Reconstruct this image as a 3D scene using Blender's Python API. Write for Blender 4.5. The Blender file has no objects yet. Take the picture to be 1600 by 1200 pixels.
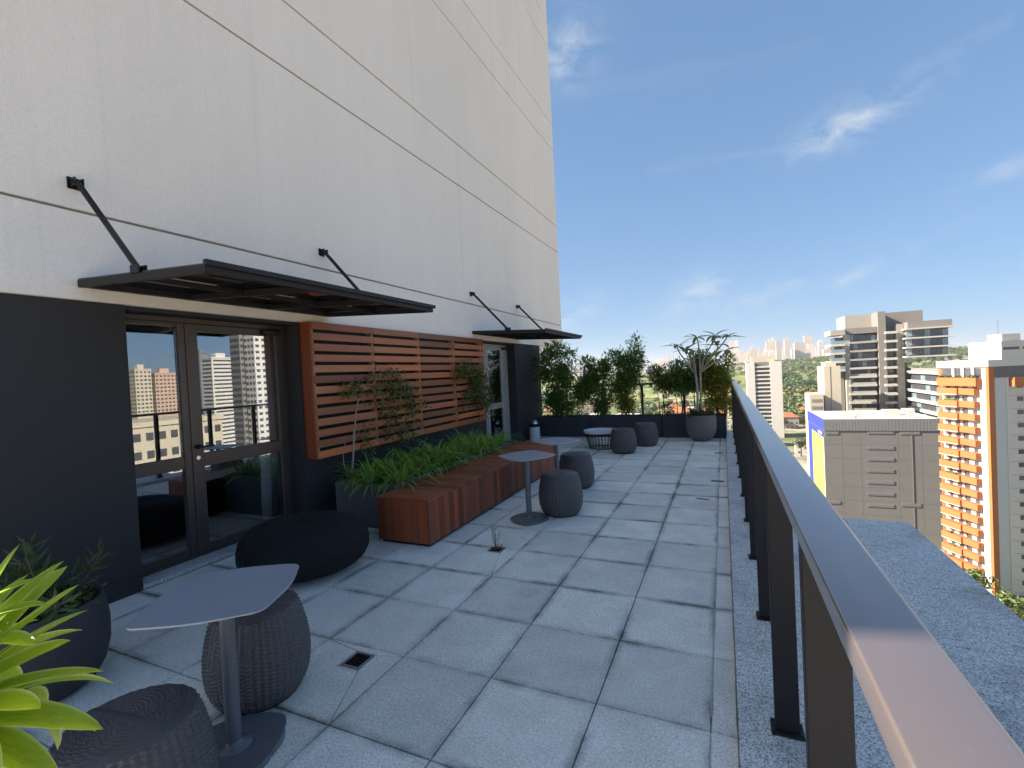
import bpy, math, random
import numpy as np
from mathutils import Vector, Matrix

random.seed(7)
SC = bpy.context.scene
COL = SC.collection
R = math.radians

# ------------------------------------------------------------------ camera
CAM_H = 1.6938
RIGHT = Vector((0.91134822, 0.40860501, -0.04986345))
UP = Vector((0.03726101, 0.03875035, 0.99855397))
FWD = Vector((-0.40994638, 0.91188835, -0.02009002))
FPX = 735.6
cd = bpy.data.cameras.new("camera")
cam = bpy.data.objects.new("camera", cd)
COL.objects.link(cam)
M = Matrix((RIGHT, UP, -FWD)).transposed().to_4x4()
M.translation = Vector((0, 0, CAM_H))
cam.matrix_world = M
cd.sensor_width = 36.0
cd.lens = FPX / 1600 * 36.0
cd.clip_start = 0.02
cd.clip_end = 30000
SC.camera = cam


def at(px, py, Y):
    """a measured picture direction, carried out to the plane y = Y"""
    d = RIGHT * ((px - 800) / FPX) - UP * ((py - 600) / FPX) + FWD
    return Vector((0, 0, CAM_H)) + d * (Y / d.y)


def vdir(px, py):
    return (RIGHT * ((px - 800) / FPX) - UP * ((py - 600) / FPX) + FWD).normalized()


# ------------------------------------------------------------------ sky and sun
SUN_EL = 33.0
SUN_AZ = Vector((-0.963, -0.270))          # where the sun stands (behind the tower)
world = bpy.data.worlds.new("World")
SC.world = world
world.use_nodes = True
wn, wl = world.node_tree.nodes, world.node_tree.links
wn.clear()
w_out = wn.new("ShaderNodeOutputWorld")
w_bg = wn.new("ShaderNodeBackground")
w_bg.inputs["Strength"].default_value = 0.15
sky = wn.new("ShaderNodeTexSky")
sky.sky_type = "NISHITA"
sky.sun_disc = False
sky.sun_elevation = R(SUN_EL)
sky.sun_rotation = math.atan2(SUN_AZ.x, SUN_AZ.y)
sky.altitude = 760
sky.air_density = 1.0
sky.dust_density = 0.6
sky.ozone_density = 1.6


def wmath(op, a, b=None, c=None):
    n = wn.new("ShaderNodeMath"); n.operation = op
    for i, s in enumerate((a, b, c)):
        if s is None: continue
        if isinstance(s, (int, float)): n.inputs[i].default_value = s
        else: wl.new(s, n.inputs[i])
    return n.outputs[0]


tc = wn.new("ShaderNodeTexCoord")
nrm = wn.new("ShaderNodeVectorMath"); nrm.operation = "NORMALIZE"
wl.new(tc.outputs["Generated"], nrm.inputs[0])
sep = wn.new("ShaderNodeSeparateXYZ"); wl.new(nrm.outputs[0], sep.inputs[0])
zc = wmath("MAXIMUM", sep.outputs[2], 0.03)
cmb = wn.new("ShaderNodeCombineXYZ")
wl.new(wmath("DIVIDE", sep.outputs[0], wmath("ADD", zc, 0.12)), cmb.inputs[0])
wl.new(wmath("DIVIDE", sep.outputs[1], wmath("ADD", zc, 0.12)), cmb.inputs[1])
mp = wn.new("ShaderNodeMapping")
mp.inputs["Rotation"].default_value = (0, 0, R(-58))
mp.inputs["Scale"].default_value = (0.7, 2.6, 1)
wl.new(cmb.outputs[0], mp.inputs[0])
n1 = wn.new("ShaderNodeTexNoise"); n1.inputs["Scale"].default_value = 1.1
n1.inputs["Detail"].default_value = 7; n1.inputs["Roughness"].default_value = 0.62
n1.inputs["Distortion"].default_value = 0.5
wl.new(mp.outputs[0], n1.inputs["Vector"])
thin = wmath("MULTIPLY", wmath("MAXIMUM", wmath("SUBTRACT", n1.outputs[0], 0.58), 0.0), 0.55)
# a handful of single wisps
n2 = wn.new("ShaderNodeTexNoise"); n2.inputs["Scale"].default_value = 15.0
n2.inputs["Detail"].default_value = 8; n2.inputs["Roughness"].default_value = 0.65
n2.inputs["Distortion"].default_value = 0.6
mp2 = wn.new("ShaderNodeMapping"); mp2.inputs["Scale"].default_value = (1.0, 1.0, 1.8)
wl.new(nrm.outputs[0], mp2.inputs[0]); wl.new(mp2.outputs[0], n2.inputs["Vector"])
wisp = None
for (px, py, lx, ly, k) in ((880, 78, 42, 34, 1.0), (1322, 198, 52, 22, 1.15), (1385, 160, 40, 8, 0.55), (1095, 455, 52, 22, 0.95),
                            (1190, 462, 90, 13, 0.6), (1330, 432, 100, 8, 0.6), (1580, 262, 40, 10, 0.7), (1560, 45, 70, 8, 0.25),
                            (885, 495, 50, 16, 0.9)):
    c = vdir(px, py)
    e1 = (vdir(px + 10, py - (5 if lx > 36 else 3)) - c).normalized()
    e2 = c.cross(e1)
    dd = []
    for e, L in ((e1, lx / FPX), (e2, ly / FPX)):
        n = wn.new("ShaderNodeVectorMath"); n.operation = "DOT_PRODUCT"
        wl.new(nrm.outputs[0], n.inputs[0]); n.inputs[1].default_value = e
        t = wmath("DIVIDE", wmath("SUBTRACT", n.outputs["Value"], e.dot(c)), L)
        dd.append(wmath("MULTIPLY", t, t))
    front = wn.new("ShaderNodeVectorMath"); front.operation = "DOT_PRODUCT"
    wl.new(nrm.outputs[0], front.inputs[0]); front.inputs[1].default_value = c
    g = wmath("MULTIPLY", wmath("POWER", 2.718, wmath("MULTIPLY", wmath("ADD", dd[0], dd[1]), -1.0)),
              wmath("GREATER_THAN", front.outputs["Value"], 0.2))
    g = wmath("MULTIPLY", g, k)
    wisp = g if wisp is None else wmath("ADD", wisp, g)
wisp = wmath("MULTIPLY", wisp, wmath("MAXIMUM", wmath("MULTIPLY", wmath("SUBTRACT", n2.outputs[0], 0.40), 3.4), 0.0))
cl = wmath("MINIMUM", wmath("ADD", thin, wmath("MULTIPLY", wisp, 0.62)), 0.8)
cl = wmath("MULTIPLY", cl, wmath("GREATER_THAN", sep.outputs[2], 0.0))
wmix = wn.new("ShaderNodeMixRGB")
gm = wn.new("ShaderNodeGamma"); gm.inputs[1].default_value = 0.45
wl.new(sky.outputs[0], gm.inputs[0])
tint = wn.new("ShaderNodeMixRGB"); tint.blend_type = "MULTIPLY"; tint.inputs[0].default_value = 1.0
wl.new(gm.outputs[0], tint.inputs[1]); tint.inputs[2].default_value = (0.365, 0.555, 0.785, 1)
wl.new(cl, wmix.inputs[0]); wl.new(tint.outputs[0], wmix.inputs[1])
wmix.inputs[2].default_value = (1.65, 1.74, 1.83, 1)
wl.new(wmix.outputs[0], w_bg.inputs["Color"]); wl.new(w_bg.outputs[0], w_out.inputs["Surface"])

sl = bpy.data.lights.new("sun", "SUN")
sl.energy = 5.0
sl.angle = R(0.53)
sl.color = (1.0, 0.90, 0.76)
sun = bpy.data.objects.new("sun", sl)
COL.objects.link(sun)
ce = math.cos(R(SUN_EL))
tdir = Vector((-SUN_AZ.x * ce, -SUN_AZ.y * ce, -math.sin(R(SUN_EL))))
sun.rotation_mode = "QUATERNION"
sun.rotation_quaternion = tdir.to_track_quat("-Z", "Y")
sun.location = (-40, -12, 40)

SC.view_settings.view_transform = "Standard"
SC.view_settings.look = "None"
SC.view_settings.exposure = 1.70
SC.view_settings.gamma = 1.0
SC.cycles.max_bounces = 8
SC.cycles.use_denoising = True


# ------------------------------------------------------------------ materials
class NT:
    def __init__(s, name):
        s.m = bpy.data.materials.new(name); s.m.use_nodes = True
        s.t = s.m.node_tree; s.t.nodes.clear()
        s.out = s.t.nodes.new("ShaderNodeOutputMaterial")

    def n(s, ty, **kw):
        k = s.t.nodes.new(ty)
        for a, b in kw.items():
            if a in k.inputs.keys(): s.set(k, a, b)
            else: setattr(k, a, b)
        return k

    def set(s, node, inp, v):
        if hasattr(v, "is_output") or isinstance(v, bpy.types.NodeSocket): s.t.links.new(v, node.inputs[inp])
        else: node.inputs[inp].default_value = v

    def math(s, op, a, b=0.0, clamp=False):
        k = s.t.nodes.new("ShaderNodeMath"); k.operation = op; k.use_clamp = clamp
        s.set(k, 0, a); s.set(k, 1, b)
        return k.outputs[0]

    def noise(s, vec, scale, detail=4, rough=0.55, dist=0.0):
        k = s.t.nodes.new("ShaderNodeTexNoise")
        k.inputs["Scale"].default_value = scale; k.inputs["Detail"].default_value = detail
        k.inputs["Roughness"].default_value = rough; k.inputs["Distortion"].default_value = dist
        if vec is not None: s.t.links.new(vec, k.inputs["Vector"])
        return k.outputs[0]

    def ramp(s, fac, stops):
        k = s.t.nodes.new("ShaderNodeValToRGB"); s.set(k, 0, fac)
        e = k.color_ramp.elements
        while len(e) < len(stops): e.new(0.5)
        for i, (p, c) in enumerate(stops):
            e[i].position = p
            e[i].color = (c, c, c, 1) if isinstance(c, (int, float)) else (*c, 1)
        return k.outputs[0]

    def mix(s, fac, a, b, blend="MIX"):
        k = s.t.nodes.new("ShaderNodeMixRGB"); k.blend_type = blend
        for i, v in enumerate((fac, a, b)):
            if isinstance(v, tuple): v = (*v, 1) if len(v) == 3 else v
            s.set(k, i, v)
        return k.outputs[0]

    def value(s, col, v):
        k = s.t.nodes.new("ShaderNodeHueSaturation")
        s.set(k, "Value", v); s.set(k, "Color", (*col, 1) if isinstance(col, tuple) else col)
        return k.outputs[0]

    def bump(s, h, strength=0.3, dist=0.01):
        k = s.t.nodes.new("ShaderNodeBump"); k.inputs["Strength"].default_value = strength
        k.inputs["Distance"].default_value = dist; s.set(k, "Height", h)
        return k.outputs[0]

    def bsdf(s, color, rough=0.6, metal=0.0, spec=0.5, normal=None, **kw):
        k = s.t.nodes.new("ShaderNodeBsdfPrincipled")
        s.set(k, "Base Color", (*color, 1) if isinstance(color, tuple) else color)
        s.set(k, "Roughness", rough); s.set(k, "Metallic", metal); s.set(k, "Specular IOR Level", spec)
        if normal is not None: s.set(k, "Normal", normal)
        for a, b in kw.items(): s.set(k, a, b)
        return k.outputs[0]

    def finish(s, shader):
        s.t.links.new(shader, s.out.inputs["Surface"])
        return s.m

    def obj(s): return s.t.nodes.new("ShaderNodeTexCoord").outputs["Object"]
    def pos(s): return s.t.nodes.new("ShaderNodeNewGeometry").outputs["Position"]
    def rnd(s): return s.t.nodes.new("ShaderNodeObjectInfo").outputs["Random"]
    def isl(s): return s.t.nodes.new("ShaderNodeNewGeometry").outputs["Random Per Island"]

    def scaled(s, vec, sc, rot=(0, 0, 0)):
        k = s.t.nodes.new("ShaderNodeMapping"); k.inputs["Scale"].default_value = sc
        k.inputs["Rotation"].default_value = rot
        s.t.links.new(vec, k.inputs[0])
        return k.outputs[0]


MATS = {}


def plain(name, col, rough=0.6, metal=0.0, spec=0.5, var=0.12, nscale=3.0, bump=0.0, bscale=80.0, objvar=0.0, fine=0.0):
    if name in MATS: return MATS[name]
    t = NT(name); p = t.pos()
    a = t.noise(p, nscale, 5, 0.6)
    v = t.math("ADD", 1 - var, t.math("MULTIPLY", a, 2 * var))
    if fine: v = t.math("MULTIPLY", v, t.math("ADD", 1 - fine, t.math("MULTIPLY", t.noise(p, bscale, 3), 2 * fine)))
    if objvar: v = t.math("MULTIPLY", v, t.math("ADD", 1 - objvar, t.math("MULTIPLY", t.rnd(), 2 * objvar)))
    nm = t.bump(t.noise(p, bscale, 4, 0.6), bump, 0.004) if bump else None
    r = t.math("ADD", rough - 0.06, t.math("MULTIPLY", a, 0.12))
    MATS[name] = t.finish(t.bsdf(t.value(col, v), r, metal, spec, nm))
    return MATS[name]


def m_stucco():
    t = NT("stucco wall paint"); p = t.pos()
    big = t.noise(t.scaled(p, (0.5, 0.5, 0.22)), 0.9, 6, 0.6)
    streak = t.noise(t.scaled(p, (3.0, 3.0, 0.12)), 1.3, 4, 0.6)
    grit = t.noise(p, 70, 5, 0.7)
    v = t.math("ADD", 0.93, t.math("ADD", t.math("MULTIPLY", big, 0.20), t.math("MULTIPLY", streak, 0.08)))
    v = t.math("ADD", v, t.math("MULTIPLY", t.math("SUBTRACT", grit, 0.5), 0.30))
    pits = t.ramp(t.noise(p, 46, 5, 0.7), [(0.30, 0.0), (0.44, 1.0)])
    v = t.math("MULTIPLY", v, t.math("ADD", 0.93, t.math("MULTIPLY", pits, 0.07)))
    nm = t.bump(t.math("ADD", t.noise(p, 48, 6, 0.75), t.math("MULTIPLY", pits, 0.25)), 0.55, 0.010)
    # rain has washed grime out of the joints in places
    s = t.t.nodes.new("ShaderNodeSeparateXYZ"); t.t.links.new(p, s.inputs[0])
    run = t.noise(t.scaled(p, (2.2, 2.2, 0.05)), 2.4, 5, 0.7)
    drip = t.ramp(run, [(0.58, 0.0), (0.80, 0.16)])
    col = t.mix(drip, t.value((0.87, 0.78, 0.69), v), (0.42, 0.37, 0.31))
    return t.finish(t.bsdf(col, 0.9, 0, 0.2, nm))


def m_tile():
    t = NT("exposed aggregate paving"); p = t.pos(); o = t.t.nodes.new("ShaderNodeTexCoord").outputs["Generated"]
    speck = t.math("ADD", t.math("MULTIPLY", t.noise(p, 190, 3, 0.8), 0.45), t.math("MULTIPLY", t.noise(p, 80, 3, 0.8), 0.55))
    speck2 = t.noise(p, 95, 4, 0.75)
    blot = t.noise(p, 3.2, 6, 0.62)
    blot2 = t.noise(p, 0.7, 3, 0.5)
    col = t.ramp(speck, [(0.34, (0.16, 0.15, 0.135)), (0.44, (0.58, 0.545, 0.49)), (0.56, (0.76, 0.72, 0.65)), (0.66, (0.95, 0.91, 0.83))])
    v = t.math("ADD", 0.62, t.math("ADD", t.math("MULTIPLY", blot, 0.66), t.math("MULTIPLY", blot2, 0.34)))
    v = t.math("ADD", v, t.math("MULTIPLY", t.math("SUBTRACT", speck2, 0.5), 0.30))
    v = t.math("MULTIPLY", v, t.math("ADD", 0.88, t.math("MULTIPLY", t.rnd(), 0.24)))
    # grime that washes in from the joints
    s = t.t.nodes.new("ShaderNodeSeparateXYZ"); t.t.links.new(o, s.inputs[0])
    ed = None
    for i in (0, 1):
        a = t.math("MINIMUM", s.outputs[i], t.math("SUBTRACT", 1.0, s.outputs[i]))
        ed = a if ed is None else t.math("MINIMUM", ed, a)
    ed = t.math("SUBTRACT", ed, t.math("MULTIPLY", t.math("SUBTRACT", t.noise(p, 6.5, 5, 0.65), 0.42), 0.10))
    dirt = t.ramp(ed, [(0.0, 0.75), (0.02, 0.45), (0.075, 0.0)])
    patch = t.ramp(t.noise(p, 1.9, 4, 0.6), [(0.42, 0.15), (0.62, 1.0)])
    col = t.mix(t.math("MULTIPLY", dirt, patch), t.value(col, v), (0.075, 0.068, 0.058))
    rust = t.ramp(t.noise(p, 1.1, 5, 0.65), [(0.60, 0.0), (0.78, 0.35)])
    col = t.mix(rust, col, (0.20, 0.165, 0.13))
    nm = t.bump(t.math("ADD", speck, t.math("MULTIPLY", speck2, 0.8)), 0.35, 0.004)
    return t.finish(t.bsdf(col, t.math("ADD", 0.62, t.math("MULTIPLY", blot, 0.25)), 0, 0.4, nm))


def m_granite():
    t = NT("grey granite"); p = t.pos()
    k = t.t.nodes.new("ShaderNodeTexVoronoi"); k.inputs["Scale"].default_value = 130
    t.t.links.new(p, k.inputs["Vector"])
    sp = t.math("ADD", t.math("MULTIPLY", t.noise(p, 85, 4, 0.75), 0.75), t.math("MULTIPLY", k.outputs["Distance"], 0.35))
    col = t.ramp(sp, [(0.38, (0.06, 0.06, 0.06)), (0.48, (0.36, 0.355, 0.34)), (0.58, (0.68, 0.67, 0.64)), (0.72, (0.84, 0.82, 0.78))])
    v = t.math("ADD", 0.50, t.math("ADD", t.math("MULTIPLY", t.noise(p, 2.2, 5, 0.6), 0.55), t.math("MULTIPLY", t.noise(t.scaled(p, (1.2, 4.0, 1.0)), 5, 5, 0.7), 0.40)))
    wet = t.ramp(t.noise(p, 1.3, 6, 0.7), [(0.50, 0.0), (0.66, 0.45)])
    col = t.mix(wet, col, (0.13, 0.13, 0.125))
    nm = t.bump(t.noise(p, 60, 5, 0.7), 0.25, 0.004)
    return t.finish(t.bsdf(t.value(col, v), t.math("ADD", 0.30, t.math("MULTIPLY", t.noise(p, 5, 4), 0.3)), 0, 0.5, nm))


def m_wood(name, col, axis, rough=0.45):
    """axis: the grain's direction in the world"""
    t = NT(name); p = t.pos()
    sc = [26.0, 26.0, 26.0]; sc["XYZ".index(axis)] = 1.3
    off = t.t.nodes.new("ShaderNodeVectorMath"); off.operation = "ADD"
    cm = t.t.nodes.new("ShaderNodeCombineXYZ")
    r = t.rnd()
    for i, k in enumerate((37.0, 53.0, 71.0)): t.set(cm, i, t.math("MULTIPLY", r, k))
    t.t.links.new(p, off.inputs[0]); t.t.links.new(cm.outputs[0], off.inputs[1])
    g = t.noise(t.scaled(off.outputs[0], tuple(sc)), 1.0, 6, 0.65, 0.4)
    g2 = t.noise(t.scaled(off.outputs[0], tuple(x * 5 if x > 2 else x * 2 for x in sc)), 1.0, 3, 0.6)
    v = t.math("ADD", 0.45, t.math("ADD", t.math("MULTIPLY", g, 0.85), t.math("MULTIPLY", g2, 0.25)))
    v = t.math("MULTIPLY", v, t.math("ADD", 0.50, t.math("MULTIPLY", r, 0.95)))
    base = t.mix(t.math("MULTIPLY", t.math("FRACT", t.math("MULTIPLY", r, 7.31)), 0.8), tuple(col), (col[0] * 0.72, col[1] * 1.05, col[2] * 1.7))
    nm = t.bump(t.math("ADD", g, t.math("MULTIPLY", g2, 0.4)), 0.25, 0.003)
    return t.finish(t.bsdf(t.value(base, v), t.math("ADD", rough - 0.1, t.math("MULTIPLY", g, 0.25)), 0, 0.45, nm))


def m_leaf(name, col, var=0.35, trans=0.35, rough=0.42, tip=None, edge=None):
    t = NT(name)
    i = t.isl()
    v = t.math("ADD", 1 - var, t.math("MULTIPLY", i, 2 * var))
    base = t.value(col, v)
    hue = t.math("FRACT", t.math("MULTIPLY", i, 13.7))
    base = t.mix(t.math("MULTIPLY", hue, 0.45), base, tip or (col[0] * 1.9, col[1] * 1.25, col[2] * 0.7))
    nm = None
    if edge:
        at_ = t.n("ShaderNodeAttribute"); at_.attribute_name = "edge"
        o = t.obj()
        vein = t.noise(t.scaled(o, (3, 190, 190)), 1.0, 3, 0.6)
        blem = t.ramp(t.noise(o, 38, 4, 0.7), [(0.62, 0.0), (0.75, 0.5)])
        base = t.value(base, t.math("ADD", 0.72, t.math("MULTIPLY", vein, 0.56)))
        base = t.mix(blem, base, (0.16, 0.20, 0.03))
        base = t.mix(t.ramp(at_.outputs["Fac"], [(0.78, 0.0), (1.0, 0.75)]), base, edge)
        nm = t.bump(vein, 0.35, 0.002)
    a = t.bsdf(base, rough, 0, 0.5, nm)
    b = t.n("ShaderNodeBsdfTranslucent"); t.set(b, "Color", t.value(base, 1.5))
    m = t.n("ShaderNodeMixShader"); m.inputs[0].default_value = trans
    t.t.links.new(a, m.inputs[1]); t.t.links.new(b.outputs[0], m.inputs[2])
    return t.finish(m.outputs[0])


def m_glass(name, tint=(0.93, 0.95, 0.95), refl=0.16):
    t = NT(name)
    tr = t.n("ShaderNodeBsdfTransparent"); tr.inputs[0].default_value = (*tint, 1)
    gl = t.n("ShaderNodeBsdfGlossy"); gl.inputs["Roughness"].default_value = 0.0; gl.inputs["Color"].default_value = (0.9, 0.95, 1, 1)
    fr = t.n("ShaderNodeFresnel"); fr.inputs["IOR"].default_value = 1.5
    fac = t.math("ADD", refl, t.math("MULTIPLY", fr.outputs[0], 1.0 - refl))
    m = t.n("ShaderNodeMixShader"); t.set(m, 0, fac)
    t.t.links.new(tr.outputs[0], m.inputs[1]); t.t.links.new(gl.outputs[0], m.inputs[2])
    return t.finish(m.outputs[0])


def m_wicker():
    t = NT("grey woven resin"); p = t.obj()
    v = t.math("ADD", 0.6, t.math("MULTIPLY", t.noise(p, 40, 4, 0.7), 0.8))
    return t.finish(t.bsdf(t.value((0.074, 0.068, 0.072), v), 0.36, 0, 0.5))


def m_farwin(name, wall, win, sx=3.4, sz=3.1):
    """facade of a building too far off to tell its windows apart"""
    t = NT(name); p = t.pos()
    s = t.t.nodes.new("ShaderNodeSeparateXYZ"); t.t.links.new(p, s.inputs[0])
    h = t.math("ADD", s.outputs[0], s.outputs[1])
    fx = t.math("FRACT", t.math("DIVIDE", h, sx)); fz = t.math("FRACT", t.math("DIVIDE", s.outputs[2], sz))
    a = t.math("MULTIPLY", t.math("GREATER_THAN", fx, 0.42), t.math("GREATER_THAN", fz, 0.5))
    wallc = t.value(wall, t.math("ADD", 0.75, t.math("MULTIPLY", t.rnd(), 0.5)))
    g = t.t.nodes.new("ShaderNodeNewGeometry")
    s2 = t.t.nodes.new("ShaderNodeSeparateXYZ"); t.t.links.new(g.outputs["Normal"], s2.inputs[0])
    a = t.math("MULTIPLY", a, t.math("LESS_THAN", s2.outputs[2], 0.5))
    return t.finish(t.bsdf(t.mix(a, wallc, win), 0.8, 0, 0.3))


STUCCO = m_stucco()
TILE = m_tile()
GRANITE = m_granite()
DARKWALL = plain("charcoal render", (0.034, 0.032, 0.034), 0.75, 0, 0.4, 0.22, 1.2, 0.3, 120, fine=0.15)
JOINT = plain("dirty joint mortar", (0.075, 0.068, 0.056), 0.95, 0, 0.2, 0.4, 6, 0.4, 60)
METAL = plain("dark bronze powder coat", (0.020, 0.017, 0.017), 0.5, 0.0, 0.3, 0.15, 5, 0.0)


def m_rail():
    t = NT("satin bronze rail"); p = t.pos()
    a = t.noise(t.scaled(p, (1, 0.15, 1)), 6, 5, 0.6)
    col = t.value((0.27, 0.215, 0.20), t.math("ADD", 0.85, t.math("MULTIPLY", a, 0.3)))
    sp = t.ramp(t.noise(p, 160, 2), [(0.66, 0.0), (0.72, 0.35)])
    col = t.mix(sp, col, (0.35, 0.33, 0.32))
    return t.finish(t.bsdf(col, t.math("ADD", 0.24, t.math("MULTIPLY", a, 0.12)), 0.62, 0.6, None, **{"Coat Weight": 0.5, "Coat Roughness": 0.14, "Coat IOR": 1.7}))


RAILM = m_rail()
FRAME = plain("bronze door frame", (0.078, 0.060, 0.052), 0.38, 0.3, 0.5, 0.12, 4)
BLACKM = plain("black metal", (0.012, 0.012, 0.013), 0.4, 0.3, 0.5, 0.2, 8)
TABLEM = plain("grey lacquered metal", (0.30, 0.315, 0.36), 0.36, 0.1, 0.6, 0.06, 6, 0.02, 250)
TABLEB = plain("blue grey metal", (0.13, 0.135, 0.15), 0.38, 0.1, 0.5, 0.10, 6)
PLANTER = plain("grey fibre cement planter", (0.10, 0.10, 0.105), 0.7, 0, 0.35, 0.22, 4, 0.2, 110, fine=0.1)
PLANTER2 = plain("charcoal planter", (0.045, 0.044, 0.05), 0.7, 0, 0.35, 0.25, 3, 0.2, 110, fine=0.1)
POT = plain("grey clay pot", (0.14, 0.135, 0.14), 0.75, 0, 0.3, 0.2, 5, 0.2, 110, fine=0.1)
SOIL = plain("potting soil", (0.032, 0.022, 0.014), 0.95, 0, 0.2, 0.4, 20, 0.8, 60)
WHITEM = plain("white lacquer", (0.62, 0.63, 0.64), 0.3, 0, 0.5, 0.05, 5)
STEEL = plain("brushed steel", (0.62, 0.62, 0.62), 0.25, 0.9, 0.5, 0.08, 20)
CURTAIN = plain("sheer white curtain", (0.92, 0.94, 0.94), 0.9, 0, 0.2, 0.05, 5)
INTWALL = plain("interior paint", (0.16, 0.15, 0.14), 0.9, 0, 0.2, 0.1, 2)
INTFLOOR = m_wood("interior floor boards", (0.16, 0.075, 0.04), "Y", 0.4)
POUFM = plain("black knitted cover", (0.010, 0.010, 0.012), 0.85, 0, 0.3, 0.4, 12, 0.9, 150)
WICKER = m_wicker()
GLASS = m_glass("door glass")
CANGLASS = m_glass("smoked canopy glass", (0.10, 0.10, 0.10), 0.06)
WOODS = m_wood("cumaru slats", (0.42, 0.115, 0.035), "Y", 0.42)
WOODX = m_wood("bench wood along x", (0.25, 0.056, 0.018), "X", 0.42)
WOODZ = m_wood("bench wood upright", (0.25, 0.056, 0.018), "Z", 0.42)
BARK = plain("shrub bark", (0.115, 0.085, 0.055), 0.9, 0, 0.2, 0.3, 20, 0.5, 60)
PALEBARK = plain("pale smooth bark", (0.30, 0.265, 0.22), 0.85, 0, 0.2, 0.25, 16, 0.5, 60)
LEAF_SH = m_leaf("shrub leaves", (0.115, 0.205, 0.05), 0.5, 0.45)
LEAF_YEL = m_leaf("yellowing shrub leaves", (0.22, 0.24, 0.045), 0.45, 0.45, tip=(0.42, 0.28, 0.05))
LEAF_LILY = m_leaf("lily leaves", (0.165, 0.33, 0.055), 0.4, 0.35)
LEAF_AG = m_leaf("agave leaves", (0.27, 0.40, 0.022), 0.25, 0.50, 0.3, tip=(0.40, 0.46, 0.03), edge=(0.62, 0.66, 0.30))
LEAF_DK = m_leaf("dark fern leaves", (0.050, 0.095, 0.030), 0.4, 0.3)
LEAF_VINE = m_leaf("vine leaves", (0.11, 0.145, 0.04), 0.45, 0.35, tip=(0.22, 0.20, 0.04))
LEAF_PL = m_leaf("plumeria leaves", (0.13, 0.18, 0.075), 0.35, 0.3)


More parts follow.
